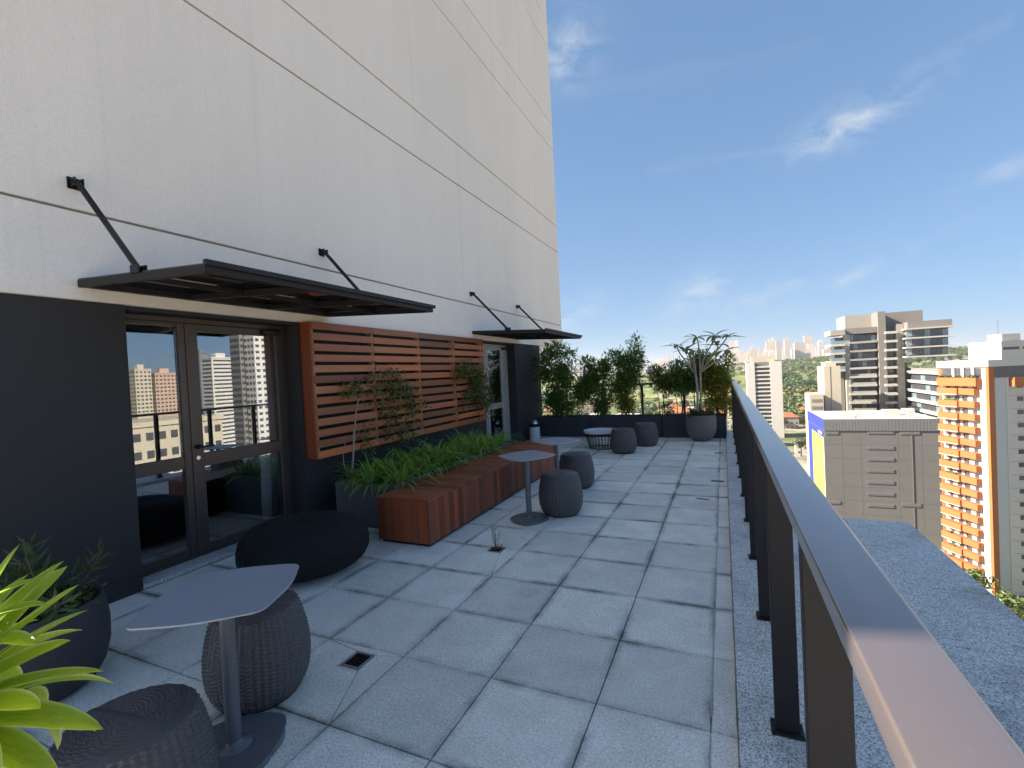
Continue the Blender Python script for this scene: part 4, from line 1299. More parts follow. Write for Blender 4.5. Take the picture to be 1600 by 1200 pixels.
# ------------------------------------------------------------------ sunlit agave at the left edge
AX, AY, AZ = -1.27, 0.345, 1.165
t = thing("tall_pot", (AX, AY, 0.001), "tall slim pot under the sunlit agave at the left edge", "pot")
mb = MB(); mb.lathe([(0.0, 0.0), (0.10, 0.0), (0.105, 0.01), (0.135, 0.86), (0.135, 0.90), (0.12, 0.90), (0.12, 0.86), (0.0, 0.86)], 40, (AX, AY, 0)); smooth_by_angle(mb.build("pot_body", POT, t))
ag = thing("agave", (AX, AY, 0.87), "sunlit yellow green agave with broad pointed leaves at the left edge", "plant")
mb = MB(); mb.tube(curve([(AX, AY, 0.86), (AX + 0.01, AY, 1.05), (AX, AY, AZ + 0.10)], 5), 0.024, 10); mb.build("stem", PALEBARK, ag, True)
agm = [big_leaf(0.235, 0.066, dr, 0.42, 12, wv).mesh("leaf", LEAF_AG, True) for dr, wv in ((0.35, 0.02), (0.75, 0.03), (1.15, 0.03), (0.1, 0.015))]
rr = random.Random(21)
for k in range(62):
    a = k * 2.39996; u = k / 61
    el = -0.60 + 1.9 * u + rr.uniform(-0.15, 0.15)
    s_ = rr.uniform(0.82, 1.1) * (1 - 0.25 * u * u)
    o = link("leaf", agm[(k * 7) % 4], ag, (AX - ag.location.x, AY - ag.location.y, AZ - 0.87 - 0.09 + 0.20 * u), (rr.uniform(-0.3, 0.3), -el, a), (s_, s_, s_))

# ================================================================== CITY
def box_from(px0, px1, pz0, pz1, Y0, depth):
    """front face seen at picture columns px0..px1 standing at y = Y0"""
    a = at(px0, pz0, Y0); b = at(px1, pz0, Y0)
    return a.x, b.x, at((px0 + px1) / 2, pz0, Y0).z, at((px0 + px1) / 2, pz1, Y0).z


CW = plain("city white render", (0.60, 0.555, 0.50), 0.85, 0, 0.3, 0.08, 0.3)
CCREAM = plain("city cream render", (0.52, 0.45, 0.34), 0.85, 0, 0.3, 0.08, 0.3)
CGREY = plain("city grey panel", (0.165, 0.158, 0.150), 0.8, 0, 0.3, 0.10, 0.25, fine=0.05, bscale=4)
CGREYD = plain("city dark grey metal", (0.165, 0.165, 0.172), 0.6, 0, 0.4, 0.10, 0.4)
CTAUPE = plain("city taupe render", (0.225, 0.200, 0.178), 0.85, 0, 0.3, 0.08, 0.2)
CTAUPEL = plain("city light taupe render", (0.36, 0.325, 0.28), 0.85, 0, 0.3, 0.08, 0.2)
CSLAB = plain("pale slab edge", (0.50, 0.47, 0.42), 0.8, 0, 0.3, 0.06, 0.5)
CORANGE = plain("city orange render", (0.43, 0.145, 0.05), 0.8, 0, 0.3, 0.12, 0.4)
CWIN = plain("city dark glazing", (0.07, 0.075, 0.085), 0.12, 0, 0.6, 0.5, 0.4)
CWINB = plain("city pale glazing", (0.20, 0.27, 0.30), 0.15, 0, 0.6, 0.3, 0.4)
CBLUE = plain("banner blue", (0.03, 0.05, 0.30), 0.5, 0, 0.4, 0.1, 0.5)
CYEL = plain("banner yellow", (0.50, 0.40, 0.09), 0.5, 0, 0.4, 0.06, 0.5)
CROOF = plain("clay roof tiles", (0.36, 0.135, 0.065), 0.85, 0, 0.2, 0.25, 0.6, objvar=0.2)
CPAVE = plain("asphalt", (0.06, 0.06, 0.062), 0.9, 0, 0.3, 0.2, 0.3)
CPINK = plain("city pink render", (0.50, 0.34, 0.26), 0.85, 0, 0.3, 0.08, 0.2)
CTREE = m_leaf("city tree leaves", (0.075, 0.115, 0.034), 0.5, 0.25)
CTREEY = m_leaf("ochre tree leaves", (0.17, 0.13, 0.03), 0.4, 0.25)

# ---- grey windowless building with a banner on its side
Y0 = 170.0
x0 = at(1287, 654, Y0).x; x1 = at(1476, 655, Y0).x
zt = at(1287, 655, Y0).z
gb = thing("grey_block", ((x0 + x1) / 2, Y0 + 15, GROUND), "grey windowless commercial block with a blue and yellow banner on its side", "building")
MB().box(x0, Y0, GROUND, x1, Y0 + 30, zt - 0.9).build("wall", CGREY, gb)
MB().box(x0 + 0.3, Y0 + 0.3, zt - 0.9, x1 - 0.3, Y0 + 29.7, zt - 0.3).build("roof", CW, gb)
zb_ = at(1380, 673, Y0).z
for k in range(36):
    a = x0 - 0.1 + (x1 - x0 + 0.2) * k / 36; b = x0 - 0.1 + (x1 - x0 + 0.2) * (k + 1) / 36
    MB().box(a + 0.03, Y0 - 0.28, zb_, b - 0.03, Y0 - 0.03, zt).build("parapet_panel", CGREYD, gb)
MB().box(x0 - 0.12, Y0 - 0.02, zb_, x0 - 0.02, Y0 + 30.1, zt).build("parapet", CBLUE, gb)
for (pa, pb_, py) in [(1355, 1397, 699 + 17.9 * k) for k in range(6)] + [(1355, 1396, 675), (1406, 1437, 676), (1290, 1310, 676), (1408, 1439, 788), (1295, 1313, 784)]:
    a = at(pa, py, Y0); b = at(pb_, py, Y0)
    w = MB().box(a.x, Y0 - 0.16, a.z - 0.55, b.x, Y0 - 0.01, a.z + 0.45).build("window_hood", CGREYD, gb)
    MB().box(a.x + 0.25, Y0 - 0.18, a.z - 0.35, b.x - 0.25, Y0 - 0.162, a.z + 0.1).build("louvre", CGREY, w)
for k in range(1, 8):
    z = zb_ - 4.2 * k
    MB().box(x0 + 0.02, Y0 - 0.03, z - 0.03, x1 - 0.02, Y0 - 0.002, z + 0.03).build("panel_joint", CGREYD, gb)
bn = MB().box(x0 - 0.10, Y0 + 0.6, zb_ - 24, x0 - 0.02, Y0 + 29.0, zb_ - 0.2).build("banner", CBLUE, gb)
MB().box(x0 - 0.16, Y0 + 1.0, zb_ - 23, x0 - 0.11, Y0 + 21, zb_ - 2.2).build("yellow_field", CYEL, bn)
MB().box(x0 - 0.17, Y0 + 0.2, zb_ - 24, x0 - 0.11, Y0 + 0.95, zb_ - 2.2).build("white_edge", CW, bn)
for k in range(4):
    MB().box(x0 - 0.20, Y0 + 7, zb_ - 8.5 - 1.3 * k, x0 - 0.161, Y0 + 13 - k, zb_ - 8.0 - 1.3 * k).build("banner_mark", CWINB, bn)
MB().box(x0 - 0.20, Y0 + 6, zb_ - 3.4, x0 - 0.161, Y0 + 12, zb_ - 2.6).build("banner_mark", CGREYD, bn)
MB().box(x0 - 0.20, Y0 + 3, zb_ - 1.6, x0 - 0.121, Y0 + 9, zb_ - 0.9).build("banner_mark", CW, bn)

for (dx, dy, w, d, h) in ((6, 6, 2.2, 1.6, 1.2), (9.5, 7, 2.2, 1.6, 1.2), (18, 12, 4.0, 3.0, 1.8), (22, 5, 1.2, 1.2, 2.2), (25, 20, 3, 2, 1.4)):
    MB().box(x0 + dx, Y0 + dy, zt - 0.299, x0 + dx + w, Y0 + dy + d, zt - 0.3 + h).build("roof_unit", CSLAB, gb)
for px_ in (1316, 1345, 1403, 1440):
    q = at(px_, 700, Y0).x
    MB().box(q - 0.03, Y0 - 0.024, GROUND + 1, q + 0.03, Y0 - 0.001, zb_ - 0.05).build("panel_joint", CGREYD, gb)
MB().box(x0 + 21.2, Y0 - 0.16, GROUND + 1, x0 + 21.36, Y0 - 0.031, zb_ - 0.02).build("downpipe", CGREYD, gb)

# ---- tall taupe office and apartment tower
YT = 235.0


def T(px, py): return at(px, py, YT)


tt = thing("taupe_tower", (T(1385, 600).x, YT + 12, GROUND), "tall taupe tower with pale floor slabs and projecting upper storeys", "building")


def blk(name, pxa, pxb, pya, pyb, dy0, dy1, mat, par=tt, zbot=None):
    a, b = T(pxa, pya), T(pxb, pya)
    zlo = zbot if zbot is not None else T((pxa + pxb) / 2, pyb).z
    return MB().box(a.x, YT + dy0, zlo, b.x, YT + dy1, T((pxa + pxb) / 2, pya).z).build(name, mat, par)


blk("core", 1329, 1371, 514, 0, 4, 26, CTAUPE, zbot=GROUND)
blk("penthouse", 1327, 1371, 489, 516, 8, 24, CTAUPEL)
blk("pier", 1370, 1382, 487, 0, -1, 24, CTAUPE, zbot=GROUND)
blk("penthouse", 1382.2, 1451, 484.5, 520, 6, 24, CTAUPE)
blk("core", 1382.2, 1412, 512, 0, 3.0, 25.9, CTAUPE, zbot=GROUND)
blk("pier", 1399.5, 1411.5, 506, 0, 0, 2.9, CTAUPEL, zbot=GROUND)
blk("parapet", 1319, 1370, 512, 521, 0, 3.9, CTAUPE)
blk("corner_pier", 1320, 1327, 521.5, 0, 0, 4, CTAUPEL, zbot=GROUND)
blk("left_parapet", 1296.5, 1319.5, 516, 524, -1, 12, CTAUPEL)
for k in range(4):
    y = 538 + 13.2 * k
    s = blk("balcony_slab", 1297, 1319.6, y, y + 3.0, -1.5, 11, CSLAB)
    blk("balustrade", 1299, 1319.4, y - 5, y - 0.2, -1.2, -1.0, CWINB)
    blk("balcony_back", 1306, 1319.4, y - 11, y - 0.4, 3, 11, CWIN)
blk("left_block", 1312, 1319.8, 560, 0, 2, 20, CTAUPE, zbot=GROUND)
# left bay: slabs and glazing
for k in range(10):
    y = 533 + 13.5 * k
    blk("floor_slab", 1327.2, 1370, y, y + 3.2, -0.6, 3.9, CSLAB if k > 2 else CTAUPEL)
    n = 6
    for i in range(n):
        a = 1327.6 + 42 * i / n; b = 1327.6 + 42 * (i + 1) / n - 0.5
        blk("window", a, b, y - 10.0, y - 0.6, 1.2, 1.5, CWIN if (i * 7 + k * 3) % 5 else CWINB)
    if k > 3: blk("spandrel", 1327.6, 1370, y - 3.2, y - 0.2, 0.2, 0.5, CTAUPEL)
# middle balcony bay
for k in range(10):
    y = 518 + 13.6 * k
    blk("balcony_slab", 1381, 1399.3, y, y + 3.6, -2.6, 2.9, CSLAB)
    blk("window", 1384, 1398.5, y + 4.2, y + 12.6, 1.5, 1.7, CWIN)
# projecting upper right storeys
blk("parapet", 1412, 1480.5, 502, 511.5, -4, 14, CTAUPE)
for k in range(4):
    y = 512 + 14.4 * k
    blk("floor_slab", 1408, 1484, y, y + 2.2, -5.5, 15, CSLAB)
    if k < 3:
        for i in range(7):
            a = 1412.5 + 65 * i / 7; b = 1412.5 + 65 * (i + 1) / 7 - 0.4
            blk("window", a, b, y + 2.6, y + 14.0, -2.5, -2.2, CWIN if (i + 3 * k) % 3 else CWINB)
        blk("storey_core", 1413, 1478, y + 2.4, y + 14.2, -1.9, 14, CTAUPE)
# receding wing on the right, its side in the sun
xs_ = T(1423, 600).x
wg = MB().box(xs_, YT - 34, GROUND, xs_ + 24, YT + 4, T(1423, 575).z).build("side_wing", CTAUPE, tt)
MB().box(T(1411.6, 600).x, YT + 3, GROUND, xs_ - 0.02, YT + 22, T(1418, 566).z).build("recess", CTAUPE, tt)
for k in range(6):
    z = T(1423, 579 + 14.0 * k).z
    MB().box(xs_ - 1.2, YT - 33.9, z - 0.9, xs_ - 0.01, YT + 3.6, z).build("floor_slab", CSLAB, wg)
    for i in range(8):
        ya = YT - 33 + 4.5 * i
        MB().box(xs_ - 0.12, ya, z - 4.0, xs_ - 0.012, ya + 4.1, z - 1.6).build("window", CWIN if (i + k) % 4 else CWINB, wg)

# ---- orange balcony tower, turned against the street grid
P0 = at(1545, 600, 140.0); P0.z = 0
AZ_O = R(21.5)
ot = thing("balcony_tower", (P0.x, P0.y, GROUND), "white apartment tower with rows of orange balconies at the right edge", "building", None, 0.0)
ot.rotation_euler = (0, 0, AZ_O)
# local frame: +y runs along the balcony face away from us, +x along the other face
ZR = at(1545, 573, 140).z - GROUND      # roof edge above ground
LY, LX = 12.9, 17.0


def ob(name, x0, y0, z0, x1, y1, z1, mat, par=ot):
    return link(name, MB().box(x0, y0, z0, x1, y1, z1).mesh(name, mat), par)


ob("wall", 0.05, 0.05, 0, LX, LY, ZR, CW)
ob("roof_band", -0.35, -0.35, ZR - 0.02, LX + 0.3, LY + 0.3, ZR + 1.5, CW)
ob("roof_house", 2.6, -0.30, ZR + 1.502, LX + 0.2, LY - 5.2, ZR + 5.6, CW)
for a, b in ((3.0, 6.4), (7.2, 9.0)): ob("vent_slot", a, -0.34, ZR + 3.6, b, -0.304, ZR + 4.2, CWIN)
ob("corner_column", -0.12, -0.12, 0, 1.15, 0.62, ZR - 0.03, CORANGE)
ob("end_column", -0.10, LY - 0.75, 0, 0.3, LY + 0.06, ZR - 0.03, CORANGE)
ob("stair_recess", 1.151, -0.02, 0, 3.6, 0.04, ZR - 2.6, CWINB if False else plain("pale blue render", (0.50, 0.52, 0.50), 0.85))
ob("white_rib", 3.601, -0.16, 0, 4.1, 0.3, ZR - 2.6, CW)
ob("top_window_band", 1.16, -0.03, ZR - 2.55, LX, 0.045, ZR - 0.04, CWIN)
ob("top_balcony", 4.4, -1.2, ZR - 4.6, LX, -0.02, ZR - 2.6, CORANGE)
ST = 2.98
for k in range(17):
    z = ZR - 4.9 - ST * k
    if z < 2: break
    # on the right hand face a small window per floor
    ob("window", 6.0, -0.03, z - 0.1, 7.3, 0.045, z + 0.9, CWIN)
    ob("window", 10.0, -0.03, z - 0.1, 11.3, 0.045, z + 0.9, CWIN)
    # balcony front in two stepped halves, dark openings behind
    b1 = ob("balcony", -1.55, 6.35, z - 1.5, 0.04, LY - 1.1, z - 0.1, CORANGE)
    b2 = ob("balcony", -1.15, 2.35, z - 1.5, 0.04, 6.33, z - 0.1, CORANGE)
    ob("ledge", -1.6, 6.36, z - 1.62, 0.03, LY - 1.12, z - 1.505, CW)
    w = ob("balcony_opening", -0.02, 5.3, z - 0.08, 0.048, 8.6, z + 1.15, CWIN)
    ob("door_frame", -0.06, 6.6, z - 0.08, -0.022, 7.3, z + 1.1, CW, w)
    ob("window", -0.02, 3.0, z - 0.2, 0.048, 4.0, z + 0.8, CWIN)
    ob("window", -0.02, LY - 3.0, z - 0.2, 0.048, LY - 2.1, z + 0.8, CWIN)
    ob("window", -0.112, LY - 0.5, z - 0.6, -0.102, LY - 0.2, z + 0.5, CTREE if False else CWIN)
ob("roof_terrace_front", -1.3, 1.7, ZR - 4.4, 0.03, LY - 0.8, ZR - 2.5, CORANGE)
ob("roof_terrace_recess", -0.02, 1.8, ZR - 2.45, 0.048, LY - 0.9, ZR - 0.3, CWIN)
for q in (3.2, 5.8, 8.3): ob("roof_terrace_post", -0.3, q, ZR - 2.45, -0.03, q + 0.7, ZR - 0.05, CW)
rr = random.Random(77)
for k in range(16):
    z = ZR - 6.0 - ST * k
    if rr.random() < 0.7: ob("air_conditioner", 7.6, -0.55, z - 0.2, 8.5, -0.012, z + 0.45, CSLAB)
    ob("floor_line", 4.12, -0.012, z - 0.75, LX - 0.05, 0.046, z - 0.68, CTAUPEL)
    if rr.random() < 0.6: ob("balcony_plant", -1.35 + rr.uniform(0, 0.3), rr.uniform(7, 10), z + 1.0, -0.9, rr.uniform(10.1, 10.6), z + 1.45, CTREE)
ob("water_tank", 5.0, 2.0, ZR + 5.602, 9.0, 5.5, ZR + 7.2, CSLAB)
for q in (3.4, 12.5): link("antenna", MB().tube([(q, 1.2, ZR + 5.6), (q, 1.2, ZR + 10.5)], 0.07, 5).mesh("antenna", CGREYD), ot)
lv = MB(); leaves_around(lv, [(rr.uniform(-0.9, -0.3), rr.uniform(2.2, LY - 1.2), ZR - 2.4) for _ in range(24)], 420, rr, 0.25, 0.3, 0.6, -0.3)
link("roof_plants", lv.mesh("roof_plants", CTREE), ot)


# ---- slab tower helper
def slab_tower(name, label, x0, x1, y0, y1, ztop, storey, mat, winmat, group=None, cols=4, faces="LF", crown=True, bands=False, zmin=None):
    t = thing(name, ((x0 + x1) / 2, (y0 + y1) / 2, GROUND), label, "building", group)
    MB().box(x0, y0, GROUND, x1, y1, ztop).build("wall", mat, t)
    MB().box(x0 - 0.3, y0 - 0.3, ztop + 0.002, x1 + 0.3, y1 + 0.3, ztop + 0.9).build("roof_edge", mat, t)
    if crown: MB().box(x0 + (x1 - x0) * 0.3, y0 + (y1 - y0) * 0.3, ztop + 0.902, x0 + (x1 - x0) * 0.75, y0 + (y1 - y0) * 0.7, ztop + 4.5).build("roof_house", mat, t)
    nfl = int((ztop - (zmin if zmin is not None else GROUND + 4)) / storey)
    shared = {}
    for k in range(nfl):
        z = ztop - 1.1 - storey * k
        for f in faces:
            L = (y1 - y0) if f in "LR" else (x1 - x0)
            n = 1 if bands else cols
            for i in range(n):
                a = L * (i + (0.06 if bands else 0.22)) / n; b = L * (i + (0.94 if bands else 0.78)) / n
                key = (f, n, i if bands else 0)
                if key not in shared:
                    w = b - a
                    mb = MB()
                    if f in "LR": mb.box(-0.12, 0, -storey * 0.42, 0.05, w, 0)
                    else: mb.box(0, -0.12, -storey * 0.42, w, 0.05, 0)
                    shared[key] = mb.mesh("window", winmat)
                if f == "L": p = (x0 - 0.0, y0 + a, z)
                elif f == "R": p = (x1 + 0.07, y0 + a, z)
                elif f == "F": p = (x0 + a, y0, z)
                link("window", shared[key], t, Vector(p) - t.location)
    return t


# white slab tower with a balcony slot
YW = 390.0
a, b = at(1166, 567, YW), at(1221, 563, YW)
wt = thing("white_tower", ((a.x + b.x) / 2, YW + 8, GROUND), "white slab tower with a recessed stack of balconies, beside the handrail's far end", "building")
c0, c1 = at(1180, 600, YW).x, at(1204, 600, YW).x
zt_ = at(1190, 566, YW).z
MB().box(a.x, YW, GROUND, c0, YW + 16, zt_).build("wall", CW, wt)
MB().box(c1, YW, GROUND, b.x, YW + 16, zt_ + 0.3).build("wall", CW, wt)
MB().box(c0 + 0.01, YW + 3, GROUND, c1 - 0.01, YW + 15.9, zt_ - 0.2).build("recess_wall", CGREYD, wt)
MB().box(c0 - 2, YW + 5, zt_ + 0.01, b.x - 4, YW + 14, zt_ + 4.4).build("roof_house", CCREAM, wt)
for k in range(18):
    z = zt_ - 2.9 - 3.0 * k
    MB().box(c0 + 0.02, YW + 0.5, z - 1.1, c1 - 0.02, YW + 0.7, z).build("balcony", CW, wt)
    MB().box(c0 + 0.02, YW + 0.701, z - 1.2, c1 - 0.02, YW + 2.9, z - 1.0).build("balcony_floor", CSLAB, wt)
# cream neighbours
a, b = at(1287, 573, 215), at(1313, 573, 215)
t = thing("cream_tower", ((a.x + b.x) / 2, 222, GROUND), "plain cream tower wall standing left against the taupe tower", "building")
MB().box(a.x, 215, GROUND, b.x, 229, at(1300, 572, 215).z).build("wall", CCREAM, t)
MB().box(a.x + (b.x - a.x) * 0.36, 214.9, GROUND, a.x + (b.x - a.x) * 0.39, 214.998, at(1300, 572, 215).z - 0.1).build("joint", CTAUPE, t)
MB().box(a.x + 1, 217, at(1300, 572, 215).z + 0.01, b.x - 1, 226, at(1300, 566, 215).z).build("roof_house", CCREAM, t)
a, b = at(1265, 616, 212), at(1286.5, 616, 212)
t = thing("cream_annex", ((a.x + b.x) / 2, 217, GROUND), "low cream building with four strip windows left of the cream tower", "building")
zt_ = at(1275, 616, 212).z
MB().box(a.x, 212, GROUND, b.x, 224, zt_).build("wall", CCREAM, t)
for k in range(6):
    MB().box(a.x + 0.6, 211.9, zt_ - 3.0 - 2.7 * k, b.x - 0.6, 211.998, zt_ - 1.9 - 2.7 * k).build("strip_window", CTAUPE, t)

# ---- houses below
hr = random.Random(50)


def house(x, y, w, d, h, label, mat, flat=False, rot=0.0, big=False):
    label = ("larger " if big else "low ") + HN[mat.name] + (" flat roofed block" if flat else " house with orange tiled roof") + " among the trees below the terrace" + (", near" if y < 220 else ", farther off" if y > 450 else "")
    t = thing("house", (x, y, GROUND), label, "house", "low houses and roofs beyond the terrace", rot)
    link("wall", MB().box(-w / 2, -d / 2, 0, w / 2, d / 2, h).mesh("wall", mat), t)
    if flat: link("roof", MB().box(-w / 2 - .2, -d / 2 - .2, h + 0.002, w / 2 + .2, d / 2 + .2, h + 0.6).mesh("roof", CSLAB), t)
    else:
        r = w * 0.22
        mb = MB(); o = 0.6
        vs = [(-w / 2 - o, -d / 2 - o, h), (w / 2 + o, -d / 2 - o, h), (w / 2 + o, d / 2 + o, h), (-w / 2 - o, d / 2 + o, h), (-w * 0.22, 0, h + r), (w * 0.22, 0, h + r)]
        mb.convex(vs, [(0, 1, 2, 3), (0, 1, 5, 4), (2, 3, 4, 5), (1, 2, 5), (3, 0, 4)])
        link("roof", mb.mesh("roof", CROOF), t)
    nw = max(2, int(w / 3.2))
    for s in range(max(1, int(h / 3.2))):
        for i in range(nw):
            xx = -w / 2 + w * (i + 0.5) / nw
            link("window", MB().box(xx - 0.6, -d / 2 - 0.06, 1.0 + 3.1 * s, xx + 0.6, -d / 2 + 0.02, 2.3 + 3.1 * s).mesh("window", CWIN), t)


HN = {"city white render": "white", "city cream render": "cream", "pale slab edge": "pale grey", "city light taupe render": "taupe", "city pink render": "pink"}
taken = [(x0 - 20, 160, x1 + 25, 275)]
cells = []
for y in range(60, 720, 30):
    for x in range(-420, 200, 26):
        cells.append((x + hr.uniform(-6, 6), y + hr.uniform(-8, 8)))
nh = 0
for (x, y) in cells:
    if hr.random() < 0.40: continue
    if 18 < x < 110 and 110 < y < 290: continue
    if abs(x - 30) < 30 and 370 < y < 430: continue
    if x > 0.40 * y or x < -0.72 * y + 10: continue
    if nh >= 230: break
    fl_ = hr.random() < 0.45
    big = hr.random() < 0.12
    house(x, y, hr.uniform(10, 17) * (1.4 if big else 1), hr.uniform(9, 15), hr.choice((4, 6.5, 7, 9.5)) * (2.2 if big else 1), None, hr.choice((CW, CCREAM, CSLAB, CTAUPEL, CPINK)), fl_, hr.uniform(-0.15, 0.15), big)
    nh += 1


# ---- trees of the town and the wooded slope: crowns of many small leaf faces
def crown_mesh(seed, n=420, mat=CTREE):
    rr = random.Random(seed); mb = MB()
    blobs = [(Vector((rr.uniform(-.5, .5), rr.uniform(-.5, .5), rr.uniform(-.15, .5))), rr.uniform(0.35, 0.6)) for _ in range(9)]
    for k in range(n):
        c, r = rr.choice(blobs)
        d = Vector((rr.gauss(0, 1), rr.gauss(0, 1), rr.gauss(0, 1))).normalized()
        p = c + d * r * rr.uniform(0.75, 1.0)
        u = d.cross(Vector((rr.random(), rr.random(), rr.random()))).normalized(); w = d.cross(u)
        s = rr.uniform(0.07, 0.15)
        mb.add([p + u * s, p + w * s * 0.8 + d * 0.03, p - u * s, p - w * s * 0.8 + d * 0.03], [(0, 1, 2, 3)])
    return mb.mesh("crown", mat)


CROWNS = [crown_mesh(s) for s in range(4)] + [crown_mesh(9, 420, CTREEY)]
TRK = MB().tube([(0, 0, -1.4), (0.03, 0, -0.7), (0, 0.03, 0.1)], [0.09, 0.07, 0.03], 7).mesh("trunk", BARK)
tr_ = random.Random(60)
nt = 0
while nt < 200:
    y = 45 + 600 * tr_.random() ** 1.4; x = tr_.uniform(-0.75 * y, 0.42 * y)
    if 18 < x < 110 and 105 < y < 290: continue
    if abs(x - 30) < 22 and 378 < y < 420: continue
    s = tr_.uniform(3.5, 6.5); och = tr_.random() < 0.12
    t = thing("street_tree", (x, y, GROUND), ("ochre" if och else "green") + (" large" if s > 5 else " small") + " leafy tree among the houses below the terrace", "tree", "trees among the low houses")
    link("crown", CROWNS[4 if och else tr_.randrange(4)], t, (0, 0, s * 1.5), (0, 0, tr_.uniform(0, 6.28)), (s, s, s * tr_.uniform(0.8, 1.05)))
    link("trunk", TRK, t, (0, 0, s * 1.35), None, (s, s, s))
    nt += 1
for (px, py, Y, s) in ((1592, 948, 128, 4.0), (1537, 906, 134, 3.2)):
    p = at(px, py, Y)
    t = thing("street_tree", (p.x, p.y, GROUND), "green tree at the foot of the orange balcony tower, " + ("right" if px > 1560 else "left") + " one", "tree")
    link("crown", CROWNS[1], t, (0, 0, p.z - GROUND - s * 0.2), None, (s, s, s)); link("trunk", TRK, t, (0, 0, s * 1.35), None, (s, s, s))

# wooded rise behind, one mass of crowns
wv = []; wf = []
wr = random.Random(70)
src = []
for cm in CROWNS[:4]:
    co = np.empty(len(cm.vertices) * 3); cm.vertices.foreach_get("co", co); src.append(co.reshape(-1, 3)[:520])


def hill(x, y):
    h = max(0.0, min(1.0, (y - 480) / 900))
    return GROUND + 34 * h + 12 * h * math.sin(x * 0.004 + 1) + 26 * math.exp(-((x - 640) / 330.0) ** 2) * max(0, min(1, (y - 700) / 500))


parts = []
cnt = 0
for k in range(3600):
    y = 470 + 1500 * wr.random() ** 1.3; x = wr.uniform(-0.55 * y, 0.50 * y)
    if wr.random() < 0.86 and x < 0.05 * y + 12 * math.sin(y * 0.02): continue
    s = wr.uniform(6, 10); a = wr.uniform(0, 6.28)
    c = src[k % 4][: (130 if y < 900 else 100) * 4]; ca, sa = math.cos(a), math.sin(a)
    q = np.stack([(c[:, 0] * ca - c[:, 1] * sa) * s + x, (c[:, 0] * sa + c[:, 1] * ca) * s + y, c[:, 2] * s * 0.8 + hill(x, y) + s * 0.6], 1)
    q2 = q.reshape(-1, 4, 3); ctr = q2.mean(1, keepdims=True)
    q2 = ctr + (q2 - ctr) * 1.7
    parts.append(q2.reshape(-1, 3)); cnt += len(q2)
allv = np.concatenate(parts)
me = bpy.data.meshes.new("woodland")
me.vertices.add(len(allv)); me.vertices.foreach_set("co", allv.ravel())
nf = len(allv) // 4
me.loops.add(nf * 4); me.polygons.add(nf)
me.loops.foreach_set("vertex_index", np.arange(nf * 4, dtype=np.int32))
me.polygons.foreach_set("loop_start", np.arange(0, nf * 4, 4, dtype=np.int32))
me.polygons.foreach_set("loop_total", np.full(nf, 4, dtype=np.int32))
me.update(); me.validate()


def m_wood_far():
    t = NT("woodland leaves"); p = t.pos(); i = t.isl()
    c = t.ramp(t.noise(p, 0.016, 4, 0.7), [(0.36, (0.045, 0.085, 0.028)), (0.50, (0.085, 0.125, 0.036)), (0.60, (0.13, 0.145, 0.04)), (0.70, (0.20, 0.13, 0.04))])
    return t.finish(t.bsdf(t.value(c, t.math("ADD", 0.65, t.math("MULTIPLY", i, 0.7))), 0.7, 0, 0.2))


me.materials.append(m_wood_far())
o = link("woodland", me); tag(o, "wooded slope between the towers and the far skyline", "woodland", kind="stuff")
# the rise itself
n = 60; vs = []; fs = []
for i in range(n + 1):
    for j in range(n + 1):
        x = -1600 + 3200 * i / n; y = 440 + 2700 * j / n
        vs.append((x, y, hill(x, y) + (0.5 if 440 < y else -2)))
mb = MB(); mb.add(vs, [(i * (n + 1) + j, (i + 1) * (n + 1) + j, (i + 1) * (n + 1) + j + 1, i * (n + 1) + j + 1) for i in range(n) for j in range(n)])


def m_hills():
    t = NT("meadow, roads and roofs far below"); p = t.pos()
    c = t.ramp(t.noise(t.scaled(p, (1.0, 0.45, 1.0)), 0.011, 5, 0.6), [(0.38, (0.07, 0.11, 0.035)), (0.47, (0.17, 0.20, 0.06)), (0.54, (0.27, 0.26, 0.10)), (0.60, (0.40, 0.31, 0.24)), (0.66, (0.16, 0.18, 0.07))])
    return t.finish(t.bsdf(t.value(c, t.math("ADD", 0.7, t.math("MULTIPLY", t.noise(p, 0.08, 4, 0.6), 0.6))), 0.95, 0, 0.2))


tag(mb.build("hills", m_hills()), kind="structure")

# ---- far skyline
FW = [m_farwin("far pale facade", (0.64, 0.58, 0.52), (0.22, 0.23, 0.26)), m_farwin("far cream facade", (0.60, 0.50, 0.40), (0.20, 0.20, 0.22), 4.1, 3.3), m_farwin("far pink facade", (0.55, 0.45, 0.40), (0.20, 0.20, 0.22), 2.9, 3.0)]
sr = random.Random(81)
for k in range(190):
    y = sr.uniform(1900, 3300)
    px = sr.choice((sr.uniform(1140, 1300), sr.uniform(1140, 1300), sr.uniform(880, 1300), sr.uniform(300, 900)))
    p = at(px, 560, y)
    hz = at(px, 0, y)
    top = CAM_H + sr.uniform(2, 20) / FPX * y * (1.0 if px > 1130 else 0.7) * (0.9 if sr.random() < 0.8 else 1.6)
    w, d = sr.uniform(16, 34), sr.uniform(16, 30)
    zb = hill(p.x, min(y, 3100)) - 2
    t = MB().box(p.x - w / 2, y - d / 2, zb, p.x + w / 2, y + d / 2, top)
    if sr.random() < 0.5: t.box(p.x - w / 5, y - d / 5, top + 0.01, p.x + w / 4, y + d / 5, top + sr.uniform(4, 9))
    fi = sr.randrange(3)
    o = t.build("distant_tower", FW[fi], None, False, (p.x, y, zb))
    tag(o, ("pale grey", "cream", "pinkish")[fi] + (" slender" if w < 24 else " broad") + (" tower standing tall in the distant skyline" if top > 70 else " tower in the distant skyline") + (" left of the handrail end" if px < 1130 else " right of the handrail end"), "building", "towers of the distant skyline")

# ---- the city across the street, seen mirrored in the door glass
MX = 2 * XG


